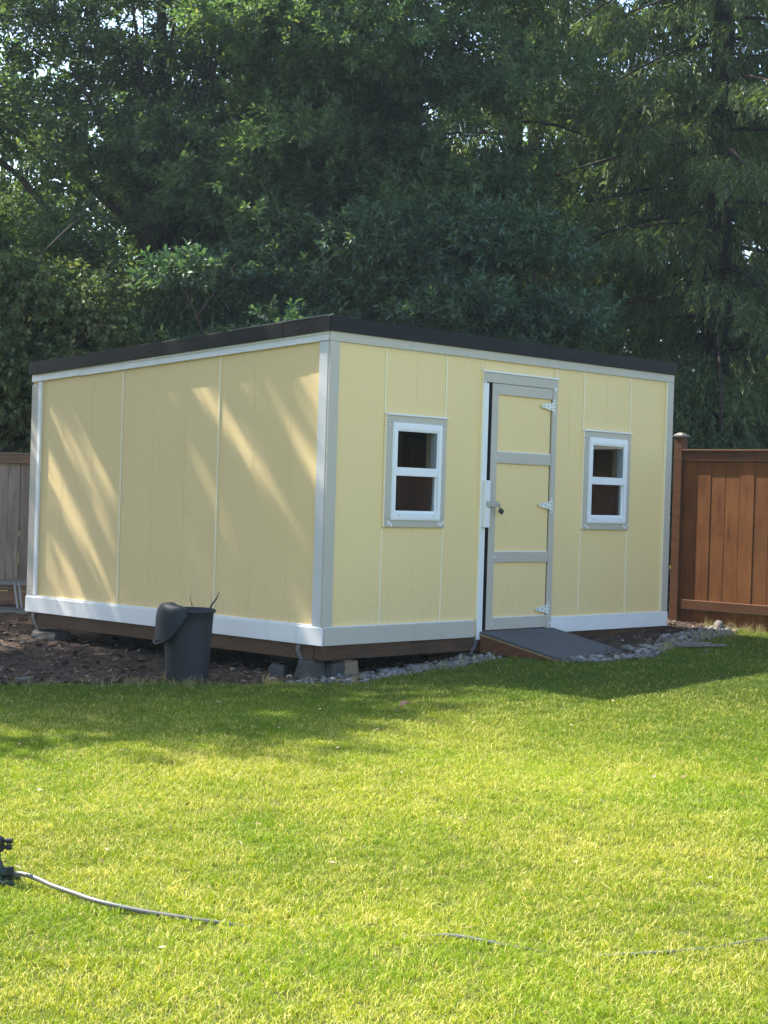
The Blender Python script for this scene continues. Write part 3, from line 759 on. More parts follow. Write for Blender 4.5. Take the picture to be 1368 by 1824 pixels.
# windows
def smear(parent, x, z, seed, y=-.0225, s=1.0):
    r = random.Random(seed); n = 9; pts = []
    for i in range(n):
        a = 2 * math.pi * i / n; rr = r.uniform(.35, 1.0)
        pts.append((x + math.cos(a) * .026 * rr * s, y, z + math.sin(a) * .022 * rr * s))
    MB().prism(pts, (0, -.0015, 0)).build('caulk_smear', W, parent)
def window(xo, seed):
    w = empty('window', (xo, 0, 0), 0, shed)
    T = 0.02
    # surround boards: x 0..0.675, z 1.283..2.127
    box('surround_board', G, w, 0.0, .675, -T, -.001, 2.063, 2.122, .002)
    box('surround_board', G, w, 0.0, .075, -T, -.001, 1.348, 2.0615, .002)
    box('surround_board', G, w, .604, .675, -T, -.001, 1.348, 2.0615, .002)
    box('surround_board', G, w, 0.0, .675, -T, -.001, 1.283, 1.3465, .002)
    box('side_caulk', CR, w, -.007, -.0005, -T - .001, -.001, 1.283, 2.122)
    box('head_flashing', W, w, -.006, .685, -.030, -.001, 2.1225, 2.136, .002)
    f = MB()
    fo = (.072, .606, 1.350, 2.060); fi = (.104, .574, 1.388, 2.022)
    yf, yb = -.034, .05
    f.box(fo[0], fo[1], yf, yb, fi[3], fo[3]); f.box(fo[0], fo[1], yf, yb, fo[2], fi[2])
    f.box(fo[0], fi[0], yf, yb, fi[2], fi[3]); f.box(fi[1], fo[1], yf, yb, fi[2], fi[3])
    f.build('frame', MT['vinyl'], w)
    b = MB(); e = .008      # raised outer lip of the frame
    b.box(fo[0] - e, fo[1] + e, -.030, -.0205, fo[3] + .0005, fo[3] + .010); b.box(fo[0] - e, fo[1] + e, -.030, -.0205, fo[2] - .012, fo[2] - .0005)
    b.box(fo[0] - e, fo[0] - .0005, -.030, -.0205, fo[2], fo[3]); b.box(fo[1] + .0005, fo[1] + e, -.030, -.0205, fo[2], fo[3])
    b.build('frame_lip', MT['vinyl'], w)
    u = MB(); z0, z1 = 1.705, 2.0215; s_ = .022
    u.box(fi[0] + .0005, fi[1] - .0005, -.028, .012, z1 - s_ + .008, z1); u.box(fi[0] + .0005, fi[1] - .0005, -.031, .012, 1.672, 1.735)
    u.box(fi[0] + .0005, fi[0] + s_ - .008, -.028, .012, 1.7355, z1 - s_ + .0075); u.box(fi[1] - s_ + .008, fi[1] - .0005, -.028, .012, 1.7355, z1 - s_ + .0075)
    u.build('upper_sash', MT['vinyl'], w)
    l = MB()
    l.box(fi[0] + .0005, fi[1] - .0005, -.016, .01, fi[2] + .0005, fi[2] + .020); l.box(fi[0] + .0005, fi[0] + .016, -.016, .01, fi[2] + .0205, 1.671); l.box(fi[1] - .016, fi[1] - .0005, -.016, .01, fi[2] + .0205, 1.671)
    l.build('lower_sash', MT['vinyl'], w)
    box('pane', MT['glass'], w, fi[0] + .0145, fi[1] - .0145, -.022, -.018, 1.7355, z1 - s_ + .0075)
    box('pane', MT['glass'], w, fi[0] + .0165, fi[1] - .0165, -.008, -.004, fi[2] + .0205, 1.671)
    for xx in (.135, .53): box('weep_slot', MT['screw'], w, xx, xx + .014, yf - .001, yf + .001, 1.368, 1.373)
    # inner reveal
    r_ = MB(); r_.box(.085, .102, .0505, .10, 1.38, 2.03); r_.box(.576, .592, .0505, .10, 1.38, 2.03); r_.box(.085, .592, .0505, .10, 1.365, 1.3795); r_.box(.085, .592, .0505, .10, 2.0305, 2.045)
    r_.build('inner_reveal', MT['stud'], w)
    box('insect_screen', MT['screen'], w, fi[0] + .0165, fi[1] - .0165, .0125, .0135, fi[2] + .0205, 1.671)
    for k, (x, z) in enumerate([(.045, 1.315), (.075, 1.30), (.60, 1.318), (.625, 1.305), (.655, 1.322), (.03, 2.052), (.65, 2.045)]): smear(w, x, z, seed * 20 + k, s=0.8 if k < 5 else .55)
    return w
window(.590, 1)
window(3.024, 2)

# door
dr = empty('door', (0, 0, 0), 0, shed)
LX0, LX1 = 1.800, 2.572
box('door_panel', Y, dr, LX0 + .003, LX1, -.002, .016, .470, 2.441)
box('stile', G, dr, LX0, LX0 + .078, -.019, -.0025, .468, 2.443, .002)
for z0, z1 in ((2.357, 2.443), (1.808, 1.897), (1.011, 1.093), (.468, .562)):
    box('rail', G, dr, LX0 + .079, LX1 + .001, -.0185, -.0025, z0, z1, .002)
    if z0 < 2.3: box('rail_cap', W, dr, LX0 + .079, LX1 - .004, -.0165, -.0025, z1 + .0005, z1 + .006)
    smear(dr, LX0 + .078, (z0 + z1) / 2, int(z0 * 100), y=-.0195, s=.5)
# gap behind the leaf edge: its darkness painted as near-black strips
box('gap_strip', MT['gap_dark'], dr, 1.748, 1.7985, .018, .06, .44, 2.46)
box('gap_strip', MT['gap_dark'], dr, 1.799, 2.60, .018, .06, 2.4415, 2.46)
box('gap_strip', MT['gap_dark'], dr, 2.5735, 2.60, .018, .06, .44, 2.44)
box('leaf_edge', MT['gap_dark'], dr, LX0 - .006, LX0 - .0005, -.016, .0175, .470, 2.441)
# frame
box('door_jamb', W, shed, 1.690, 1.752, -.024, -.001, .395, 2.438, .003)
box('jamb_caulk', CR, shed, 1.681, 1.6895, -.020, -.001, .556, 2.53)
box('door_head', G, shed, 1.683, 2.640, -.022, -.001, 2.446, 2.524, .003)
box('head_flashing', W, shed, 1.676, 2.648, -.030, -.001, 2.5245, 2.538, .002)
box('door_casing', G, shed, 2.579, 2.638, -.021, -.001, .395, 2.4455, .003)
smear(shed, 1.705, 2.442, 91, y=-.0245, s=.7); smear(shed, 2.61, 2.447, 92, y=-.0225, s=.9); smear(shed, 2.615, .50, 93, y=-.0215, s=.7)
# T hinges
def hinge(z):
    h = MB()
    h.prism([(2.581, -.0215, z - .062), (2.604, -.0215, z - .062), (2.608, -.0215, z - .05), (2.608, -.0215, z + .05), (2.604, -.0215, z + .062), (2.581, -.0215, z + .062)], (0, -.003, 0))
    h.prism([(2.572, -.0195, z - .034), (2.572, -.0195, z + .034), (2.432, -.0195, z + .011), (2.425, -.0195, z), (2.432, -.0195, z - .011)], (0, -.003, 0))
    h.tube([(2.576, -.023, z - .036), (2.576, -.023, z + .036)], .006, 8)
    o = h.build('hinge', MT['hinge'], dr)
    for x, dz, y in ((2.597, .047, -.0245), (2.592, .016, -.0245), (2.597, -.016, -.0245), (2.592, -.047, -.0245), (2.556, .018, -.0225), (2.556, -.016, -.0225), (2.515, 0, -.0225), (2.455, 0, -.0225)):
        MB().lathe([(0, .002), (.005, .0015), (.006, 0)], 7).build('screw', MT['screw'], o).matrix_local = Matrix.Translation((x, y, z + dz)) @ Matrix.Rotation(R(90), 4, 'X')
for z in (2.298, 1.480, .618): hinge(z)
# hasp and its packing block
box('packing_block', W, shed, 1.705, 1.768, -.056, -.0245, 1.290, 1.664, .003)
hs = MB()
hs.box(1.715, 1.745, -.059, -.0565, 1.452, 1.502)
hs.tube([(1.745, -.060, 1.452), (1.745, -.060, 1.502)], .007, 8)
hs.box(1.745, 1.865, -.066, -.0615, 1.456, 1.498, .001)
hs.box(1.838, 1.868, -.061, -.0195, 1.466, 1.488)
hs.build('hasp', MT['steel'], dr)
pad = tag(empty('padlock', (*l2w(1.872, -.072), 1.44), ANG), 'small dark padlock hanging from the steel hasp on the shed door', 'padlock')
pb = MB().box(-.004, .042, -.014, .012, -.030, .010, .006).build('body', MT['brass_dark'], pad); pb.rotation_euler = (0, R(28), 0)
sh = MB().tube([(.004, 0, .008), (-.004, 0, .030), (-.012, 0, .040), (-.020, 0, .034), (-.012, 0, .012), (.012, 0, .0)], .0042, 6).build('shackle', MT['steel'], pad)

# undercarriage
B = MT['beam']
box('skid_beam', B, shed, .0, WX - .02, -.008, .080, .310, .4165, .004)
def ybeam(x0, x1, z0): box('skid_beam', B, shed, x0, x1, .083, WY - .02, z0, .4165, .004)
ybeam(-.006, .075, .306); ybeam(1.45, 1.54, .315); ybeam(2.9, 2.99, .315); ybeam(WX - .11, WX - .025, .315)
box('skid_beam', B, shed, .08, WX - .12, WY - .12, WY - .03, .312, .4165)
for i in range(8): box('floor_joist', B, shed, .08, WX - .12, .35 + i * .42, .39 + i * .42, .36, .438)
def strap(x, y, side):
    s = MB()
    pts = [(0, 0, .41), (.012, .0, .375), (.0, .004, .35), (-.018, .006, .32), (-.036, .012, .285), (-.04, .02, .255)]
    for k in range(len(pts) - 1):
        a, b = pts[k], pts[k + 1]
        if side == 'L':
            s.hexa([(x + b[1] - .002, y + b[0] - .02, b[2]), (x + b[1], y + b[0] - .02, b[2]), (x + b[1], y + b[0] + .02, b[2]), (x + b[1] - .002, y + b[0] + .02, b[2]),
                    (x + a[1] - .002, y + a[0] - .02, a[2]), (x + a[1], y + a[0] - .02, a[2]), (x + a[1], y + a[0] + .02, a[2]), (x + a[1] - .002, y + a[0] + .02, a[2])])
        else:
            s.hexa([(x + b[0] - .02, y - .002 + b[1], b[2]), (x + b[0] + .02, y - .002 + b[1], b[2]), (x + b[0] + .02, y + b[1], b[2]), (x + b[0] - .02, y + b[1], b[2]),
                    (x + a[0] - .02, y - .002 + a[1], a[2]), (x + a[0] + .02, y - .002 + a[1], a[2]), (x + a[0] + .02, y + a[1], a[2]), (x + a[0] - .02, y + a[1], a[2])])
    s.build('metal_strap', MT['galv'], shed)
strap(-.020, .22, 'L'); strap(-.018, 3.58, 'L'); strap(1.68, -.014, 'F')

# concrete blocks and stones that carry the shed
def rock_block(name, lx, ly, z, size, rz, mat, label, cat, taper=.8, seed=0, tilt=0.0):
    r = random.Random(seed); X, Yb, Z = size
    c = []
    for zz, k in ((0, 1.0), (Z, taper)):
        for sx_, sy_ in ((-1, -1), (1, -1), (1, 1), (-1, 1)):
            c.append((sx_ * X / 2 * k * r.uniform(.9, 1.06), sy_ * Yb / 2 * k * r.uniform(.9, 1.06), zz + r.uniform(-.01, .012) * (zz > 0)))
    m = MB().hexa(c, .010)
    bmesh.ops.triangulate(m.bm, faces=m.bm.faces[:])
    bmesh.ops.subdivide_edges(m.bm, edges=m.bm.edges[:], cuts=2, use_grid_fill=True)
    for v in m.bm.verts: v.co += Vector((r.gauss(0, .0035), r.gauss(0, .0035), r.gauss(0, .0035)))
    o = m.build(name, mat)
    wx, wy = l2w(lx, ly)
    o.location = (wx, wy, float(gh(wx, wy)) + z); o.rotation_euler = (tilt, 0, ANG + rz)
    return tag(o, label, cat)
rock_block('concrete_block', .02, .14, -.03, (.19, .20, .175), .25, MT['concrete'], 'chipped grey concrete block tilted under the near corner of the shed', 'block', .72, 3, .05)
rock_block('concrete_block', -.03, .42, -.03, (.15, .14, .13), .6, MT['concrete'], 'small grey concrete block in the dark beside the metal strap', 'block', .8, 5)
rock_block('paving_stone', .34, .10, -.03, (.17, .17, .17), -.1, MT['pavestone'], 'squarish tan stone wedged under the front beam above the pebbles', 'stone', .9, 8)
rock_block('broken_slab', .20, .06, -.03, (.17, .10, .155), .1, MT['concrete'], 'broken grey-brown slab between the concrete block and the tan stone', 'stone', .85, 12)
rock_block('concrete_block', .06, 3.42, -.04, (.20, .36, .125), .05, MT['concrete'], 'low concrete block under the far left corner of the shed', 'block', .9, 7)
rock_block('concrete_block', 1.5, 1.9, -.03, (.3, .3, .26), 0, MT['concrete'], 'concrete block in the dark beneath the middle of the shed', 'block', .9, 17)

# ramp
rz_top, rz_bot = .462, .312
rmp = tag(empty('door_ramp', (OX, OY, 0), ANG), 'dark grey plywood ramp with red brown sides below the shed door', 'ramp')
RX0, RX1, RY0, RY1 = 1.716, 2.650, -.032, -.865
MB().hexa([(RX0, RY1, rz_bot - .016), (RX1, RY1, rz_bot - .016), (RX1, RY0, rz_top - .016), (RX0, RY0, rz_top - .016), (RX0, RY1, rz_bot), (RX1, RY1, rz_bot), (RX1, RY0, rz_top), (RX0, RY0, rz_top)], .001).build('deck', MT['ramp_deck'], rmp)
MB().hexa([(RX0 - .001, RY1 - .001, rz_bot - .03), (RX1 + .001, RY1 - .001, rz_bot - .03), (RX1 + .001, RY0, rz_top - .03), (RX0 - .001, RY0, rz_top - .03),
           (RX0 - .001, RY1 - .001, rz_bot - .0165), (RX1 + .001, RY1 - .001, rz_bot - .0165), (RX1 + .001, RY0, rz_top - .0165), (RX0 - .001, RY0, rz_top - .0165)]).build('plywood_edge', MT['ply_edge'], rmp)
for x in (RX0 + .004, (RX0 + RX1) / 2, RX1 - .042):
    MB().prism([(x, RY0, rz_top - .031), (x, RY0, .300), (x, RY1 + .12, .262), (x, RY1 + .02, rz_bot - .031)], (.038, 0, 0)).build('side_board', MT['ramp_side'], rmp)

# ------------------------------------------------------------------ fences
def board_meshes(n, w, th, h, mat, seed):
    r = random.Random(seed); out = []
    for i in range(n):
        ww = w + r.uniform(-.004, .003)
        m = MB().box(-ww / 2, ww / 2, -th / 2, th / 2, 0, h, .003)
        o = m.build('board', mat); me = o.data; bpy.data.objects.remove(o); out.append(me)
    return out
# brown fence on the far side of the shed; local x = along the fence, faces -y
fx, fy = l2w(5.13, .42)
fb = tag(empty('brown_fence', (fx, fy, 0), ANG - R(90)), 'brown stained wooden board fence beside the far end of the shed', 'fence')
zf = .40
ST, SR = MT['stain'], MT['stain_rail']
bmv = board_meshes(5, .1495, .019, 1.66, ST, 5)
rr = random.Random(9)
def fence_post(x):
    p = box('post', SR, fb, x - .045, x + .045, -.045, .045, zf - .25, 2.165, .004)
    c = MB(); c.box(-.056, .056, -.056, .056, 0, .022, .003)
    c.hexa([(-.050, -.050, .0225), (.050, -.050, .0225), (.050, .050, .0225), (-.050, .050, .0225), (-.018, -.018, .045), (.018, -.018, .045), (.018, .018, .045), (-.018, .018, .045)])
    o = c.build('post_cap', MT['cap'], p); o.location = (x, 0, 2.166)
for x in (0.0, 2.44, 4.88, 7.32, 9.76): fence_post(x)
for s0 in (.046, 2.486, 4.926, 7.366):
    x0, x1 = s0, s0 + 2.348
    box('top_rail', SR, fb, x0, x1, -.034, .034, 1.94, 2.030, .004)
    box('top_cap', SR, fb, x0, x1, -.048, .046, 2.031, 2.050, .003)
    box('bottom_rail', SR, fb, x0, x1, -.036, .036, .525, .618, .004)
    nb = 15
    for i in range(nb):
        for nm, z0, sz in (('board', .60, .815),):
            o = bpy.data.objects.new(nm, bmv[rr.randrange(5)]); col.objects.link(o); o.parent = fb
            o.location = (x0 + .078 + i * .1565, rr.uniform(-.003, .003), z0); o.scale = (1, 1, sz); o.rotation_euler = (0, rr.uniform(-.002, .002), 0)
        o = bpy.data.objects.new('kick_board', bmv[rr.randrange(5)]); col.objects.link(o); o.parent = fb
        o.location = (x0 + .078 + i * .1565, .012 + rr.uniform(-.002, .002), .16); o.scale = (1, 1, .215)
# grey weathered fence behind the left side
gf = tag(empty('weathered_fence', (-9.0, 19.0, 0), R(-0.5)), 'weathered grey board fence with a brown top rail beyond the ladder', 'fence')
gbm = board_meshes(5, .136, .018, 1.46, MT['grey_wood'], 15)
box('top_rail', MT['brown_wood'], gf, 0, 5.6, -.045, .03, 1.765, 1.870, .004)
box('top_cap', MT['grey_wood'], gf, 0, 5.6, -.06, .05, 1.871, 1.886, .003)
box('bottom_rail', MT['brown_wood'], gf, 0, 5.6, -.04, .03, .33, .43, .004)
box('kick_board', MT['brown_wood'], gf, 0, 5.6, -.035, -.012, .10, .325, .004)
for i in range(40):
    o = bpy.data.objects.new('board', gbm[rr.randrange(5)]); col.objects.link(o); o.parent = gf
    o.location = (.07 + i * .1395, .006 + rr.uniform(-.004, .004), .36)
    o.rotation_euler = (0, rr.uniform(-.004, .004), 0)
for x in (1.0, 3.4, 5.55): box('post', MT['grey_wood'], gf, x - .045, x + .045, .032, .12, .05, 1.76, .004)

# ladder lying on its edge against the grey fence
ld = tag(empty('aluminium_ladder', (-3.75, 17.55, .185), R(2)), 'aluminium ladder lying on its edge between the shed and grey fence', 'ladder')
AL = MT['aluminium']
for z, y in ((.02, 0), (.315, .10)):
    m = MB(); m.box(-2.2, .16, y - .012, y + .012, z - .030, z - .026); m.box(-2.2, .16, y - .012, y + .012, z + .026, z + .030); m.box(-2.2, .16, y + .008, y + .012, z - .0255, z + .0255)
    m.build('rail', AL, ld)
for i in range(7):
    x = -.10 - i * .31
    for dx in (0, .045):
        MB().tube([(x + dx + .05, .0, .035), (x + dx - .01, .10, .30)], .013, 8).build('rung', AL, ld)

# ------------------------------------------------------------------ bin with lid and twigs
bx, by = -1.375, 11.985
bz = float(gh(bx, by)) + .012
bn = tag(empty('plastic_bin', (bx, by, bz), R(20)), 'scuffed dark grey plastic bin standing on the soil by the side wall', 'bin')
prof = [(0.0, .012), (.135, .010), (.146, .0), (.150, .012), (.156, .10), (.166, .26), (.175, .40), (.181, .487), (.186, .490), (.190, .497), (.190, .508), (.185, .511), (.179, .506), (.173, .40), (.160, .2), (.150, .03), (0, .02)]
m = MB().lathe(prof, 40)
for v in m.bm.verts:
    a = math.atan2(v.co.y, v.co.x); t = v.co.z / .5
    k = 1 + .010 * math.sin(3 * a + 1) * (1 - t) + .008 * math.sin(7 * a + 5 * t) * (1 - t)
    if -2.5 < a < -1.7 and t < .45: k -= .045 * math.exp(-((a + 2.1) / .18) ** 2) * math.exp(-((t - .12) / .2) ** 2)
    v.co.x *= k; v.co.y *= k * .97
m.build('body', MT['bin'], bn, True)
MB().lathe([(.1905, .488), (.195, .490), (.196, .499), (.191, .500)], 40).build('rim', MT['bin'], bn, True)
lid = tag(empty('bin_lid', (bx, by, bz), R(8)), 'blue-black rubbery lid folded over the rim of the bin', 'lid')
m = MB(); NU, rows = 30, []
pr = [(.060, .500), (.095, .532), (.135, .548), (.182, .542), (.206, .528), (.219, .498), (.226, .455), (.229, .400), (.230, .345), (.232, .295), (.236, .262)]
for i in range(NU + 1):
    f = -1 + 2 * i / NU; ph = math.pi + .34 + f * 1.15; k = 1 - abs(f) ** 2.2
    row = []
    for j, (r_, z_) in enumerate(pr):
        t = j / (len(pr) - 1)
        rr_ = .186 + (r_ - .186) * (.25 + .75 * k) if t < .35 else .192 + (r_ - .192) * (.35 + .65 * k)
        zz_ = .508 + (z_ - .508) * (.12 + .88 * k)
        row.append(m.bm.verts.new((rr_ * math.cos(ph), rr_ * math.sin(ph), zz_ + .004 * math.sin(9 * f + 2 * t))))
    rows.append(row)
for a_, b_ in zip(rows, rows[1:]):
    for j in range(len(pr) - 1): m.bm.faces.new([a_[j], b_[j], b_[j + 1], a_[j + 1]])
o = m.build('shell', MT['lid'], lid, True); so = o.modifiers.new('thickness', 'SOLIDIFY'); so.thickness = .006; so.offset = 1
pts = []
for i in range(NU + 1):
    f = -1 + 2 * i / NU; ph = math.pi + .34 + f * 1.15; k = 1 - abs(f) ** 2.2
    r_, z_ = pr[-1]
    pts.append(((.192 + (r_ - .192) * (.35 + .65 * k) + .005) * math.cos(ph), (.192 + (r_ - .192) * (.35 + .65 * k) + .005) * math.sin(ph), .508 + (z_ - .508) * (.12 + .88 * k)))
MB().tube(pts, .009, 8).build('hem', MT['lid'], lid, True)
def twig(name, pts, r0, label):
    rad = [r0 * (1 - .75 * i / (len(pts) - 1)) for i in range(len(pts))]
    o = MB().tube([(p[0], p[1], p[2]) for p in pts], rad, 7).build(name, MT['twig'], None, True)
    o.location = (bx, by, bz)
    return tag(o, label, 'twig')
twig('twig', [(.09, .05, .25), (.13, .03, .44), (.150, .02, .51), (.165, .01, .545), (.195, .0, .585), (.205, 0, .61), (.212, 0, .635)], .011, 'thick bent twig sticking out of the bin away from its lid')
twig('twig', [(.0, .05, .25), (.02, .03, .48), (.022, .02, .53), (.010, .02, .565), (.006, .02, .59), (.014, .02, .615)], .005, 'thin short twig sticking up from the middle of the bin')

# ------------------------------------------------------------------ sprinkler and hose
s0x, s0y = -1.385, 6.16
s0z = float(gh(s0x, s0y))
spk = tag(empty('lawn_sprinkler', (s0x, s0y, s0z), 0), 'dark green plastic lawn sprinkler cut off by the picture edge', 'sprinkler')
SG, SB = MT['sprinkler'], MT['sprinkler_black']
m = MB(); m.box(-.10, .075, -.055, -.030, .0, .028, .004); m.box(-.10, .075, .045, .070, .0, .028, .004); m.box(-.09, .03, -.030, .045, .008, .024, .003)
m.build('base', SG, spk)
m = MB(); m.tube([(.005, 0, .02), (.005, 0, .075), (.0, 0, .10), (-.002, 0, .135)], [.026, .020, .014, .015], 14); m.build('post', SG, spk)
m = MB(); m.tube([(-.03, 0, .055), (.055, 0, .048)], [.024, .019], 14); m.build('inlet', SG, spk)
m = MB()
for k in range(10):
    a = 2 * math.pi * k / 10
    m.box(.040, .062, math.cos(a) * .021 - .003, math.cos(a) * .021 + .003, .047 + math.sin(a) * .021 - .003, .047 + math.sin(a) * .021 + .003)
m.tube([(.040, 0, .047), (.062, 0, .046)], .021, 16)
m.build('coupling', SB, spk)
m = MB(); m.lathe([(.0, .125), (.024, .127), (.027, .138), (.024, .146), (.027, .152), (.027, .170), (.022, .178), (.012, .184), (0, .185)], 16); m.build('head', SB, spk)
for z, ln in ((.166, .05), (.143, .048)):
    m = MB(); m.tube([(.012, 0, z), (.036, 0, z)], [.008, .007], 10); m.tube([(.034, 0, z), (ln + .006, 0, z + .001)], [.0105, .0105], 12); m.build('adjusting_knob', SB, spk)
m = MB(); m.box(-.09, -.01, -.008, .008, .150, .170, .003); m.build('arm', SG, spk)
m = MB(); m.box(.008, .04, -.012, -.009, .090, .0925); m.build('trip_wire', SB, spk)
def gp(x, y, dz): return (x, y, float(gh(x, y)) + dz)
hp = [(s0x + .060, s0y, s0z + .046), (s0x + .10, s0y - .010, s0z + .048), gp(-1.22, 6.09, .044), gp(-1.15, 6.02, .036), gp(-1.06, 5.945, .030), gp(-.96, 5.862, .026), gp(-.80, 5.795, .018), gp(-.62, 5.75, .011), gp(-.5, 5.74, .002), gp(-.40, 5.735, -.006), gp(-.12, 5.70, -.012), gp(.15, 5.675, -.004), gp(.27, 5.668, .009), gp(.40, 5.62, .006), gp(.54, 5.572, -.002), gp(.68, 5.548, -.006), gp(.83, 5.545, .005), gp(.97, 5.585, .005), gp(1.12, 5.645, .0), gp(1.25, 5.70, .004), gp(1.40, 5.78, .003), gp(1.8, 5.98, .012), gp(2.4, 6.1, .012)]
def smooth_path(P, n=8):
    P = np.array(P); Q = np.vstack([2 * P[0] - P[1], P, 2 * P[-1] - P[-2]]); out = []
    for i in range(1, len(Q) - 2):
        for t in np.linspace(0, 1, n, endpoint=False):
            a0, a1, a2, a3 = Q[i - 1], Q[i], Q[i + 1], Q[i + 2]
            out.append(tuple(.5 * (2 * a1 + (a2 - a0) * t + (2 * a0 - 5 * a1 + 4 * a2 - a3) * t ** 2 + (3 * a1 - a0 - 3 * a2 + a3) * t ** 3)))
    out.append(tuple(P[-1])); return out
tag(MB().tube(smooth_path(hp), .0088, 12).build('garden_hose', MT['hose'], None, True), 'grey garden hose running from the sprinkler and sinking into the lawn', 'hose')

# small things on the ground
def leafy(name, x, y, size, mat, label, cat, rz):
    m = MB(); pts = []
    n = 8
    vs = []
    for i in range(n + 1):
        t = i / n; wv = math.sin(math.pi * t ** .8) * .42
        vs.append(((t - .5) * size, -wv * size * .5, .012 + .02 * math.sin(t * 3)), ); 
    up_ = [m.bm.verts.new((p[0], p[1], p[2] + size * .12)) for p in vs]
    dn_ = [m.bm.verts.new((p[0], -p[1], p[2] + size * .18)) for p in vs]
    md_ = [m.bm.verts.new((p[0], 0, p[2])) for p in vs]
    for i in range(n):
        m.bm.faces.new([md_[i], md_[i + 1], up_[i + 1], up_[i]]); m.bm.faces.new([dn_[i], dn_[i + 1], md_[i + 1], md_[i]])
    bmesh.ops.remove_doubles(m.bm, verts=m.bm.verts[:], dist=.0004)
    o = m.build(name, mat); sd_ = o.modifiers.new('thickness', 'SOLIDIFY'); sd_.thickness = .0012
    o.location = (x, y, float(gh(x, y)) + .03); o.rotation_euler = (.2, -.2, rz)
    return tag(o, label, cat)
MT['dry_leaf'] = paint('dry_leaf', (0.40, 0.20, 0.13), .7, .2)
leafy('dry_leaf', .165, 10.45, .085, MT['dry_leaf'], 'curled pinkish brown dry leaf lying on the lawn before the shed', 'leaf', .6)
def one_stone(name, x, y, s, sc_, label, mat, seed, dz=0.3):
    v, f = stone_shape(np.random.default_rng(seed), 9, 6)
    o = np_mesh(name, v * np.array(sc_) * s, f, mat, None, True)
    o.location = (x, y, float(gh(x, y)) + s * dz); o.rotation_euler = (0, 0, seed)
    return tag(o, label, 'stone')
MT['pale_stone'] = paint('pale_stone', (0.13, 0.115, 0.10), .85, .2, gscale=20, bump=.5, dirt=(.14, .12, .1))
one_stone('rock', 3.13, 15.50, .075, (1, 1, 2.1), 'upright grey-pink rock against the foot of the brown fence', MT['pale_stone'], 5, .4)
one_stone('white_stone', 2.66, 13.66, .022, (1, 1, 1), 'single white pebble lying in the grass near two grey slats', MT['pale_stone'], 7, .9)
one_stone('pale_stone', -2.52, 12.0, .085, (1.2, .8, .55), 'pale stone half buried in the soil at the lawn edge', MT['pale_stone'], 3, .12)
for k, (x, y, L_, a, lb) in enumerate([(2.62, 14.10, .34, .18, 'shorter grey weathered slat lying in grass nearer the shed'), (2.68, 13.98, .42, .12, 'longer grey weathered slat lying in grass nearer the camera')]):
    o = MB().box(-L_ / 2, L_ / 2, -.028, .028, 0, .016, .003).build('wooden_slat', MT['grey_wood'])
    o.location = (x, y, float(gh(x, y)) + .03); o.rotation_euler = (.04, -.03, a); tag(o, lb, 'slat')

# ------------------------------------------------------------------ trees and shrubs
def norm(a): return a / np.maximum(np.linalg.norm(a, axis=-1, keepdims=True), 1e-6)
def leaves_from(base, d, length, width, rng, droop=0.12):
    """one folded leaf (two triangles) per row"""
    n = len(base)
    d = norm(d)
    upv = np.array([0, 0, 1.0]) + rng.normal(0, .45, (n, 3))
    s = norm(np.cross(d, upv)); nn = np.cross(s, d)
    mid = base + d * (length * .5)[:, None]
    fold = nn * (width * .22)[:, None]
    l = mid + s * (width * .5)[:, None] + fold; r = mid - s * (width * .5)[:, None] + fold
    t = base + d * length[:, None] - np.array([0, 0, 1.0]) * (length * droop)[:, None]
    V = np.stack([base, l, t, r], 1).reshape(-1, 3)
    F = (np.arange(n)[:, None] * 4 + np.array([0, 2, 1, 0, 3, 2])[None]).reshape(-1, 3)
    return V, F

def limb_path(a, b, rng, sag=0.0, n=6, wob=.08):
    a = np.array(a, float); b = np.array(b, float); L = np.linalg.norm(b - a)
    out = []
    for i in range(n):
        t = i / (n - 1)
        p = a + (b - a) * t + np.array([0, 0, math.sin(math.pi * t) * sag * L])
        if 0 < i < n - 1: p = p + rng.normal(0, wob * L / n * 1.2, 3)
        out.append(tuple(p))
    return out

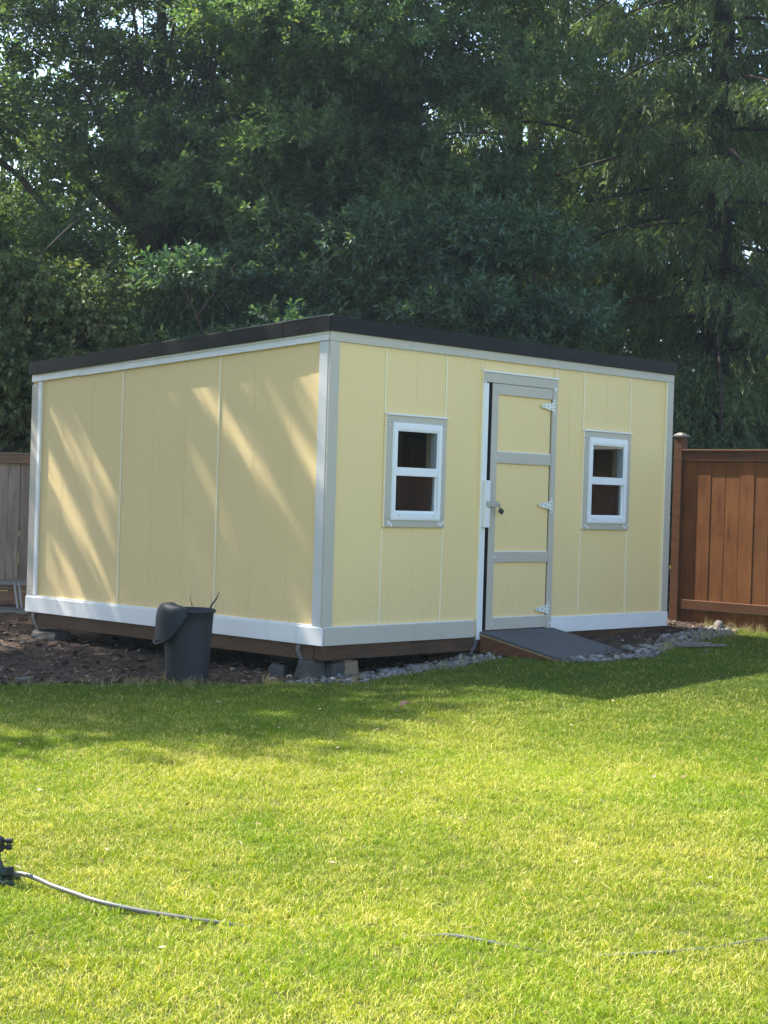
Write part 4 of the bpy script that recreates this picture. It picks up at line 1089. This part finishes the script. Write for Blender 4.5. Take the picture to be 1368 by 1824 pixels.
def broadleaf(name, x, y, label, cat, crown, radii, seed, boughs=60, per=34, lpc=17, leaf=(.10, .042), mat='leaf_mid', bark='bark', trunk_r=.16, top=None, group=None,
              extra=(), flat=.55, brad=(.45, .85), up=.35, droop=.15, gap=None, limbs=10, spread=1.0):
    """crown: centre; radii: half axes; extra: more bough centres (x, y, z, r)"""
    r = np.random.default_rng(seed)
    z0 = float(gh(x, y))
    root = tag(empty(name, (x, y, z0)), label, cat, group)
    org = np.array([x, y, z0])
    cc = np.array(crown, float) - org; ra = np.array(radii, float)
    bl = []
    while len(bl) < boughs:
        u = r.normal(0, 1, 3); u /= np.linalg.norm(u)
        p = cc + u * ra * (r.random() ** .45)
        if p[2] < .5: continue
        if gap is not None and gap(*(p + org)): continue
        bl.append((*p, r.uniform(*brad)))
    for e in extra: bl.append((e[0] - x, e[1] - y, e[2] - z0, e[3]))
    top = top or (cc[2] + ra[2] * .6)
    n = 8
    tp = [(0.12 * math.sin(i * .9 + seed) * i / n, .1 * math.cos(i * 1.3 + seed) * i / n, top * i / n - .15 * (i == 0)) for i in range(n + 1)]
    tp = [(p[0] + cc[0] * .5 * (i / n) ** 2, p[1] + cc[1] * .5 * (i / n) ** 2, p[2]) for i, p in enumerate(tp)]
    MB().tube(tp, [trunk_r * (1.25 if i == 0 else 1) * (1 - .85 * i / n) + .01 for i in range(n + 1)], 10).build('trunk', MT[bark], root, True)
    idx = r.permutation(len(bl))
    for q, i in enumerate(idx[:limbs]):
        b = np.array(bl[i][:3]); h = min(max(b[2] * r.uniform(.35, .75), .4), top * .95)
        k = h / top * n; k0 = int(min(k, n - 1)); f = k - k0
        a = np.array(tp[k0]) * (1 - f) + np.array(tp[k0 + 1]) * f
        m = MB()
        pth = limb_path(a, b, r, .06, 6)
        m.tube(pth, [trunk_r * .42 * (1 - .8 * j / 5) + .005 for j in range(6)], 7, cap=False)
        for _ in range(3):
            e = b + r.normal(0, .55, 3)
            m.tube(limb_path(pth[3 + _ % 2], e, r, .05, 4), [.016, .012, .008, .004], 5, cap=False)
        m.build('limb', MT[bark], root, True)
    # leaves
    B, D = [], []
    bo = np.array(bl)
    N = len(bo) * per
    bi = np.repeat(np.arange(len(bo)), per)
    u = norm(r.normal(0, 1, (N, 3)))
    u[:, 2] = np.where(u[:, 2] < -.35, -u[:, 2], u[:, 2])
    rad = bo[bi, 3:4] * (.45 + .6 * r.random((N, 1)) ** .7)
    cen = bo[bi, :3] + u * rad * np.array([1.15, 1.15, flat])
    ax = norm(u * np.array([1, 1, .7]) + r.normal(0, .45, (N, 3)) + np.array([0, 0, up]))
    K = lpc
    t = np.linspace(0, 1, K)[None, :, None]
    sl = leaf[0] * 2.2 * spread
    base = cen[:, None, :] + ax[:, None, :] * (t - .3) * sl + r.normal(0, leaf[0] * .12, (N, K, 3))
    ref = norm(np.cross(ax, r.normal(0, 1, (N, 3)))); ref2 = np.cross(ax, ref)
    ph = (np.arange(K)[None, :] * 2.4 + r.random((N, 1)) * 6.28)[..., None]
    dd = ax[:, None, :] * (.35 + .6 * t) + (ref[:, None, :] * np.cos(ph) + ref2[:, None, :] * np.sin(ph)) * (.95 - .4 * t) - np.array([0, 0, droop])
    base = base.reshape(-1, 3); dd = dd.reshape(-1, 3)
    if gap is not None:
        w_ = base + org
        kk = ~np.array(gap(w_[:, 0], w_[:, 1], w_[:, 2]))
        base, dd = base[kk], dd[kk]
    n_ = len(base)
    L_ = leaf[0] * r.uniform(.65, 1.25, n_); W_ = leaf[1] * r.uniform(.75, 1.2, n_)
    V, F = leaves_from(base, dd, L_, W_, r)
    np_mesh('crown', V, F, MT[mat], root)
    return root

def cedar(name, x, y, height, label, seed, trunk_r=.2, zmin=1.2, reach=3.2, nb=70, sprays=26, lf=16, group=None, mat='leaf_cedar', dead=6, lean=(0, 0)):
    r = np.random.default_rng(seed)
    z0 = float(gh(x, y))
    root = tag(empty(name, (x, y, z0)), label, 'conifer', group)
    n = 10
    tp = [(lean[0] * (i / n) + .05 * math.sin(i + seed), lean[1] * i / n, height * i / n - .2 * (i == 0)) for i in range(n + 1)]
    MB().tube(tp, [trunk_r * (1.5 if i == 0 else 1.0) * (1 - .93 * (i / n) ** 1.2) + .012 for i in range(n + 1)], 12).build('trunk', MT['bark_red'], root, True)
    PB, PD, PL = [], [], []
    for b in range(nb):
        f = (b + r.random()) / nb
        h = zmin + (height - zmin) * f ** 1.15
        a = b * 2.39996 + r.normal(0, .25)
        L = reach * (1 - .8 * (h - zmin) / (height - zmin)) * r.uniform(.7, 1.12)
        k = h / height * n; k0 = int(min(k, n - 1)); ff = k - k0
        p0 = np.array(tp[k0]) * (1 - ff) + np.array(tp[k0 + 1]) * ff
        dirh = np.array([math.cos(a), math.sin(a), 0])
        ts = np.linspace(0, 1, 7)
        dropk = r.uniform(.34, .6)
        pth = [p0 + dirh * L * t + np.array([0, 0, (.16 + .1 * math.sin(b * 1.7)) * L * t - dropk * L * t ** 1.6 + .16 * L * max(0, t - .7) ** 1.2]) for t in ts]
        if h < 9.5:
            MB().tube([tuple(p) for p in pth], [.028 * (1 - .85 * t) * (L / 3) ** .5 + .004 for t in ts], 6, cap=False).build('limb', MT['bark_red'], root, True)
        ns = int(sprays * L / reach) + 4
        t = r.uniform(.06, 1.02, ns)
        q = np.stack([np.interp(t, ts, [p[i] for p in pth]) for i in range(3)], 1)
        sd_ = np.cross(dirh, [0, 0, 1.0])
        side = np.where(r.random(ns) < .5, -1, 1) * r.uniform(.1, 1, ns)
        off = sd_[None] * side[:, None] * (.55 * L * (1 - t * .75))[:, None] * .55
        q = q + off - np.array([0, 0, 1.0]) * (np.abs(side) * .12)[:, None]
        ax = norm(dirh[None] * .35 + sd_[None] * side[:, None] * .5 + np.array([0, 0, -1.0]) + r.normal(0, .16, (ns, 3)))
        PB.append(q); PD.append(ax); PL.append(r.uniform(.22, .5, ns))
    PB = np.concatenate(PB); PD = np.concatenate(PD); PL = np.concatenate(PL); N = len(PB)
    # every spray: a flat fan of narrow leaflets on both sides of a hanging axis
    K = lf
    t = np.linspace(0.02, 1, K)[None, :, None]
    pl = norm(np.cross(PD, r.normal(0, 1, (N, 3))))            # fan plane direction
    sg = np.where(np.arange(K) % 2 == 0, 1.0, -1.0)[None, :, None]
    base = PB[:, None, :] + PD[:, None, :] * t * PL[:, None, None] + r.normal(0, .012, (N, K, 3))
    dd = PD[:, None, :] * .75 + pl[:, None, :] * sg * (.85 - .5 * t) + r.normal(0, .12, (N, K, 3))
    ln = (PL[:, None, None] * (.34 - .2 * np.abs(t - .35))) * r.uniform(.75, 1.2, (N, K, 1))
    base = base.reshape(-1, 3); dd = dd.reshape(-1, 3); ln = ln.reshape(-1)
    V, F = leaves_from(base, dd, ln, ln * r.uniform(.15, .25, len(ln)), r, droop=.1)
    np_mesh('crown', V, F, MT[mat], root)
    # bare hanging twigs
    for i in range(dead):
        a = r.uniform(2.6, 6.2); h = r.uniform(3.0, 8.0); L = reach * r.uniform(.5, 1.0)
        p0 = np.array([math.cos(a) * L * .6, math.sin(a) * L * .6, h])
        p1 = p0 + np.array([math.cos(a + r.normal(0, 1)) * .5, math.sin(a) * .4, -r.uniform(.3, .9)])
        m = MB(); pt = limb_path(p0, p1, r, .12, 6, .2)
        m.tube(pt, [.010, .009, .008, .006, .005, .003], 5, cap=False)
        for _ in range(4):
            s = np.array(pt[1 + _]); m.tube([tuple(s), tuple(s + r.normal(0, .12, 3) - [0, 0, .1]), tuple(s + r.normal(0, .16, 3) - [0, 0, .25])], [.005, .004, .002], 4, cap=False)
        m.build('dead_twig', MT['twig'], root, True)
    return root

# tall broadleaf trees behind the shed
broadleaf('broadleaf_tree', -3.1, 22.6, 'tall dark broadleaf tree behind the left part of the shed, sky showing through', 'tree', (-3.6, 22.4, 5.8), (3.0, 1.7, 4.4), 21,
          boughs=165, per=42, lpc=18, mat='leaf_dark', trunk_r=.17, top=9.5, limbs=16, leaf=(.098, .040))
broadleaf('broadleaf_tree', -.5, 21.7, 'largest leafy tree rising above the middle of the shed roof', 'tree', (-.45, 21.4, 6.4), (2.6, 1.7, 4.6), 22,
          boughs=200, per=46, lpc=18, mat='leaf_mid', trunk_r=.19, top=10.5, limbs=18, leaf=(.108, .038))
# laurels just behind the roof
broadleaf('laurel_shrub', .75, 19.6, 'dense glossy laurel shrub behind the roof near the door side', 'shrub', (.85, 19.6, 3.6), (1.6, .8, 1.6), 23,
          boughs=70, per=46, lpc=17, mat='leaf_laurel', trunk_r=.07, limbs=8, leaf=(.108, .038), brad=(.3, .55), up=.5)
broadleaf('laurel_shrub', -1.7, 19.9, 'glossy laurel shrub behind the middle of the left roof edge', 'shrub', (-1.6, 19.8, 3.1), (1.6, .8, 1.5), 24,
          boughs=58, per=44, lpc=17, mat='leaf_laurel', trunk_r=.07, limbs=8, leaf=(.110, .042), brad=(.3, .55), up=.5)
# light green tree hanging over the fence on the left
broadleaf('birch_tree', -4.9, 19.9, 'light green small-leaved tree hanging over the far left roof corner', 'tree', (-4.1, 19.6, 2.95), (1.3, .7, 1.2), 25,
          boughs=60, per=42, lpc=16, mat='leaf_birch', bark='bark', trunk_r=.08, top=2.6, limbs=8, leaf=(.078, .052), brad=(.25, .5), up=-.35, droop=.55, flat=.9)
# cedars on the right
cedar('cedar_tree', 4.25, 22.4, 15, 'large drooping cedar with a visible red-brown trunk beyond the brown fence', 31, .22, .8, 3.7, 124, 132, 24, lean=(.25, 0))
cedar('cedar_tree', 1.75, 24.4, 15, 'darker cedar between the laurel and the large cedar', 32, .2, 1.4, 3.3, 92, 96, 22)
cedar('cedar_tree', 7.3, 20.4, 13, 'cedar whose boughs enter at the far right edge above the fence', 33, .2, 1.0, 3.5, 74, 60, 20)
broadleaf('laurel_shrub', 9.8, 13.0, 'broad laurel added beyond the brown fence outside the picture to darken the window reflections', 'shrub', (9.8, 13.0, 2.4), (2.0, 1.6, 2.2), 34,
          boughs=60, per=26, lpc=12, mat='leaf_laurel', trunk_r=.08, limbs=6, leaf=(.17, .07), brad=(.5, .8))  # unseen laurel, added to keep bright sky out of the window reflections
# trees beyond the left edge of the picture: they shade the side wall
def crown_gap(x, y, z):
    """openings through the crown, shaped along the direction of the sun"""
    p = .54 * x + .842 * y; q = z * math.cos(SUN_EL) - (-.842 * x + .54 * y) * math.sin(SUN_EL)
    n = np.sin(19 * p + 1.6 * np.sin(8 * q) + 2.2) + np.sin(15 * q + 1.8 * np.sin(10 * p) + 1.0)
    return n > .12  # crown cut open here so that sun streaks reach the side wall
broadleaf('broadleaf_tree', -6.3, 16.3, 'leafy tree just outside the left picture edge whose shade streaks the side wall', 'tree', (-5.75, 15.85, 6.9), (1.25, 1.25, 2.1), 41,
          boughs=84, per=30, lpc=14, brad=(.3, .55), mat='leaf_dark', trunk_r=.13, top=8, limbs=4, leaf=(.10, .045), gap=crown_gap)
broadleaf('broadleaf_tree', -9.2, 20.6, 'tall broadleaf tree beyond the grey fence outside the left picture edge', 'tree', (-9.0, 20.4, 7.0), (2.4, 2.0, 3.6), 43,
          boughs=60, per=30, lpc=14, mat='leaf_dark', trunk_r=.17, top=10, limbs=8, leaf=(.13, .055))
broadleaf('broadleaf_tree', -8.6, 15.2, 'broadleaf tree standing left of the picture whose shade crosses the soil', 'tree', (-8.4, 15.3, 8.2), (2.0, 1.7, 2.8), 42,
          boughs=74, per=32, lpc=14, mat='leaf_dark', trunk_r=.16, top=9, limbs=10, leaf=(.13, .055))
for k, (fx_, fy_, lb) in enumerate([(-7.9, 12.0, 'tall leafy shrub added left of the picture beside the bare soil to block sky light'), (-8.4, 8.6, 'tall leafy shrub added left of the picture beside the lawn to block sky light'), (-8.3, 5.2, 'tall leafy shrub added left of the picture nearest the camera to block sky light')]):  # unseen shrubs, added to darken the side wall
    broadleaf('leafy_shrub', fx_, fy_, lb, 'shrub', (fx_, fy_, 3.8), (1.5, 1.9, 3.2), 46 + k,
              boughs=84, per=26, lpc=12, mat='leaf_dark', trunk_r=.08, limbs=6, leaf=(.18, .085), brad=(.5, .8))
# darker trees a little farther back
for k, (fx_, fy_, fh_, lb) in enumerate([(-6.3, 27.5, 9.0, 'shaded tree deep behind the leftmost foliage'), (-1.6, 28.5, 12, 'shaded tree deep behind the largest leafy tree'), (3.6, 29, 13, 'shaded tree deep between the two cedars'), (7.4, 28, 13, 'shaded tree deep behind the large cedar trunk')]):
    broadleaf('broadleaf_tree', fx_, fy_, lb, 'tree', (fx_, fy_, fh_ * .5), (2.5, 1.6, fh_ * .48), 80 + k,
              boughs=110, per=26, lpc=12, mat='leaf_mid', trunk_r=.16, limbs=6, leaf=(.19, .085), brad=(.5, .95))
def hedge(name, x0, x1, y, zt, label, seed, mat):
    r = np.random.default_rng(seed); n = int(4200 * (x1 - x0))
    root = tag(empty(name, ((x0 + x1) / 2, y, float(gh((x0 + x1) / 2, y)))), label, 'hedge')
    org = np.array([(x0 + x1) / 2, y, float(gh((x0 + x1) / 2, y))])
    p = np.stack([r.uniform(x0, x1, n), y + r.uniform(-.45, .45, n), .2 + (zt - .2) * r.random(n) ** .8], 1)
    d = r.normal(0, 1, (n, 3)) + np.array([0, -.4, .3])
    V, F = leaves_from(p - org, d, r.uniform(.05, .1, n), r.uniform(.025, .045, n), r)
    np_mesh('foliage', V, F, MT[mat], root)
    for xx in np.arange(x0 + .2, x1, .45):
        MB().tube([(xx - org[0], 0, -.05), (xx - org[0] + r.normal(0, .05), r.normal(0, .05), zt * .8)], [.03, .012], 6).build('stem', MT['bark'], root, True)
hedge('evergreen_hedge', -7.0, -2.6, 20.6, 2.5, 'dark evergreen hedge standing behind the weathered grey fence', 51, 'leaf_dark')
hedge('evergreen_hedge', 2.4, 8.0, 19.2, 2.0, 'dark hedge behind the brown fence below the cedar boughs', 53, 'leaf_dark')
# farther trees that show through the gaps
FG = 'far sunlit trees seen through the gaps'
for k, (fx_, fy_, fh_, fr_) in enumerate([(-11, 39, 8.0, 3.0), (-6.5, 41, 7.6, 2.8), (-2, 38, 9.5, 3.0), (2.5, 41, 11.5, 3.0), (6.5, 38, 12, 3.0), (11, 42, 13, 3.2)]):
    broadleaf('far_tree', fx_, fy_, 'yellow-green sunlit tree glimpsed through gaps in the nearer foliage', 'tree', (fx_, fy_, fh_ * .52), (fr_, 2.0, fh_ * .46), 60 + k,
              boughs=44, per=26, lpc=10, mat='leaf_far', bark='bark', trunk_r=.18, limbs=5, leaf=(.24, .12), brad=(.6, 1.1), group=FG)


# ------------------------------------------------------------------ thin even haze, added to lift and blue the dark foliage
hz = MB().box(-240, 240, -140, 340, -1.5, 24).build('added_haze', Mat('added_haze').m)
hm = hz.data.materials[0].node_tree
for n_ in list(hm.nodes):
    if n_.type != 'OUTPUT_MATERIAL': hm.nodes.remove(n_)
pv = hm.nodes.new('ShaderNodeVolumePrincipled')
pv.inputs['Color'].default_value = (0.70, 0.88, 1.0, 1)
pv.inputs['Density'].default_value = 0.0006
pv.inputs['Anisotropy'].default_value = 0.3
hm.links.new(pv.outputs[0], [n_ for n_ in hm.nodes if n_.type == 'OUTPUT_MATERIAL'][0].inputs['Volume'])
tag(hz, kind='stuff')
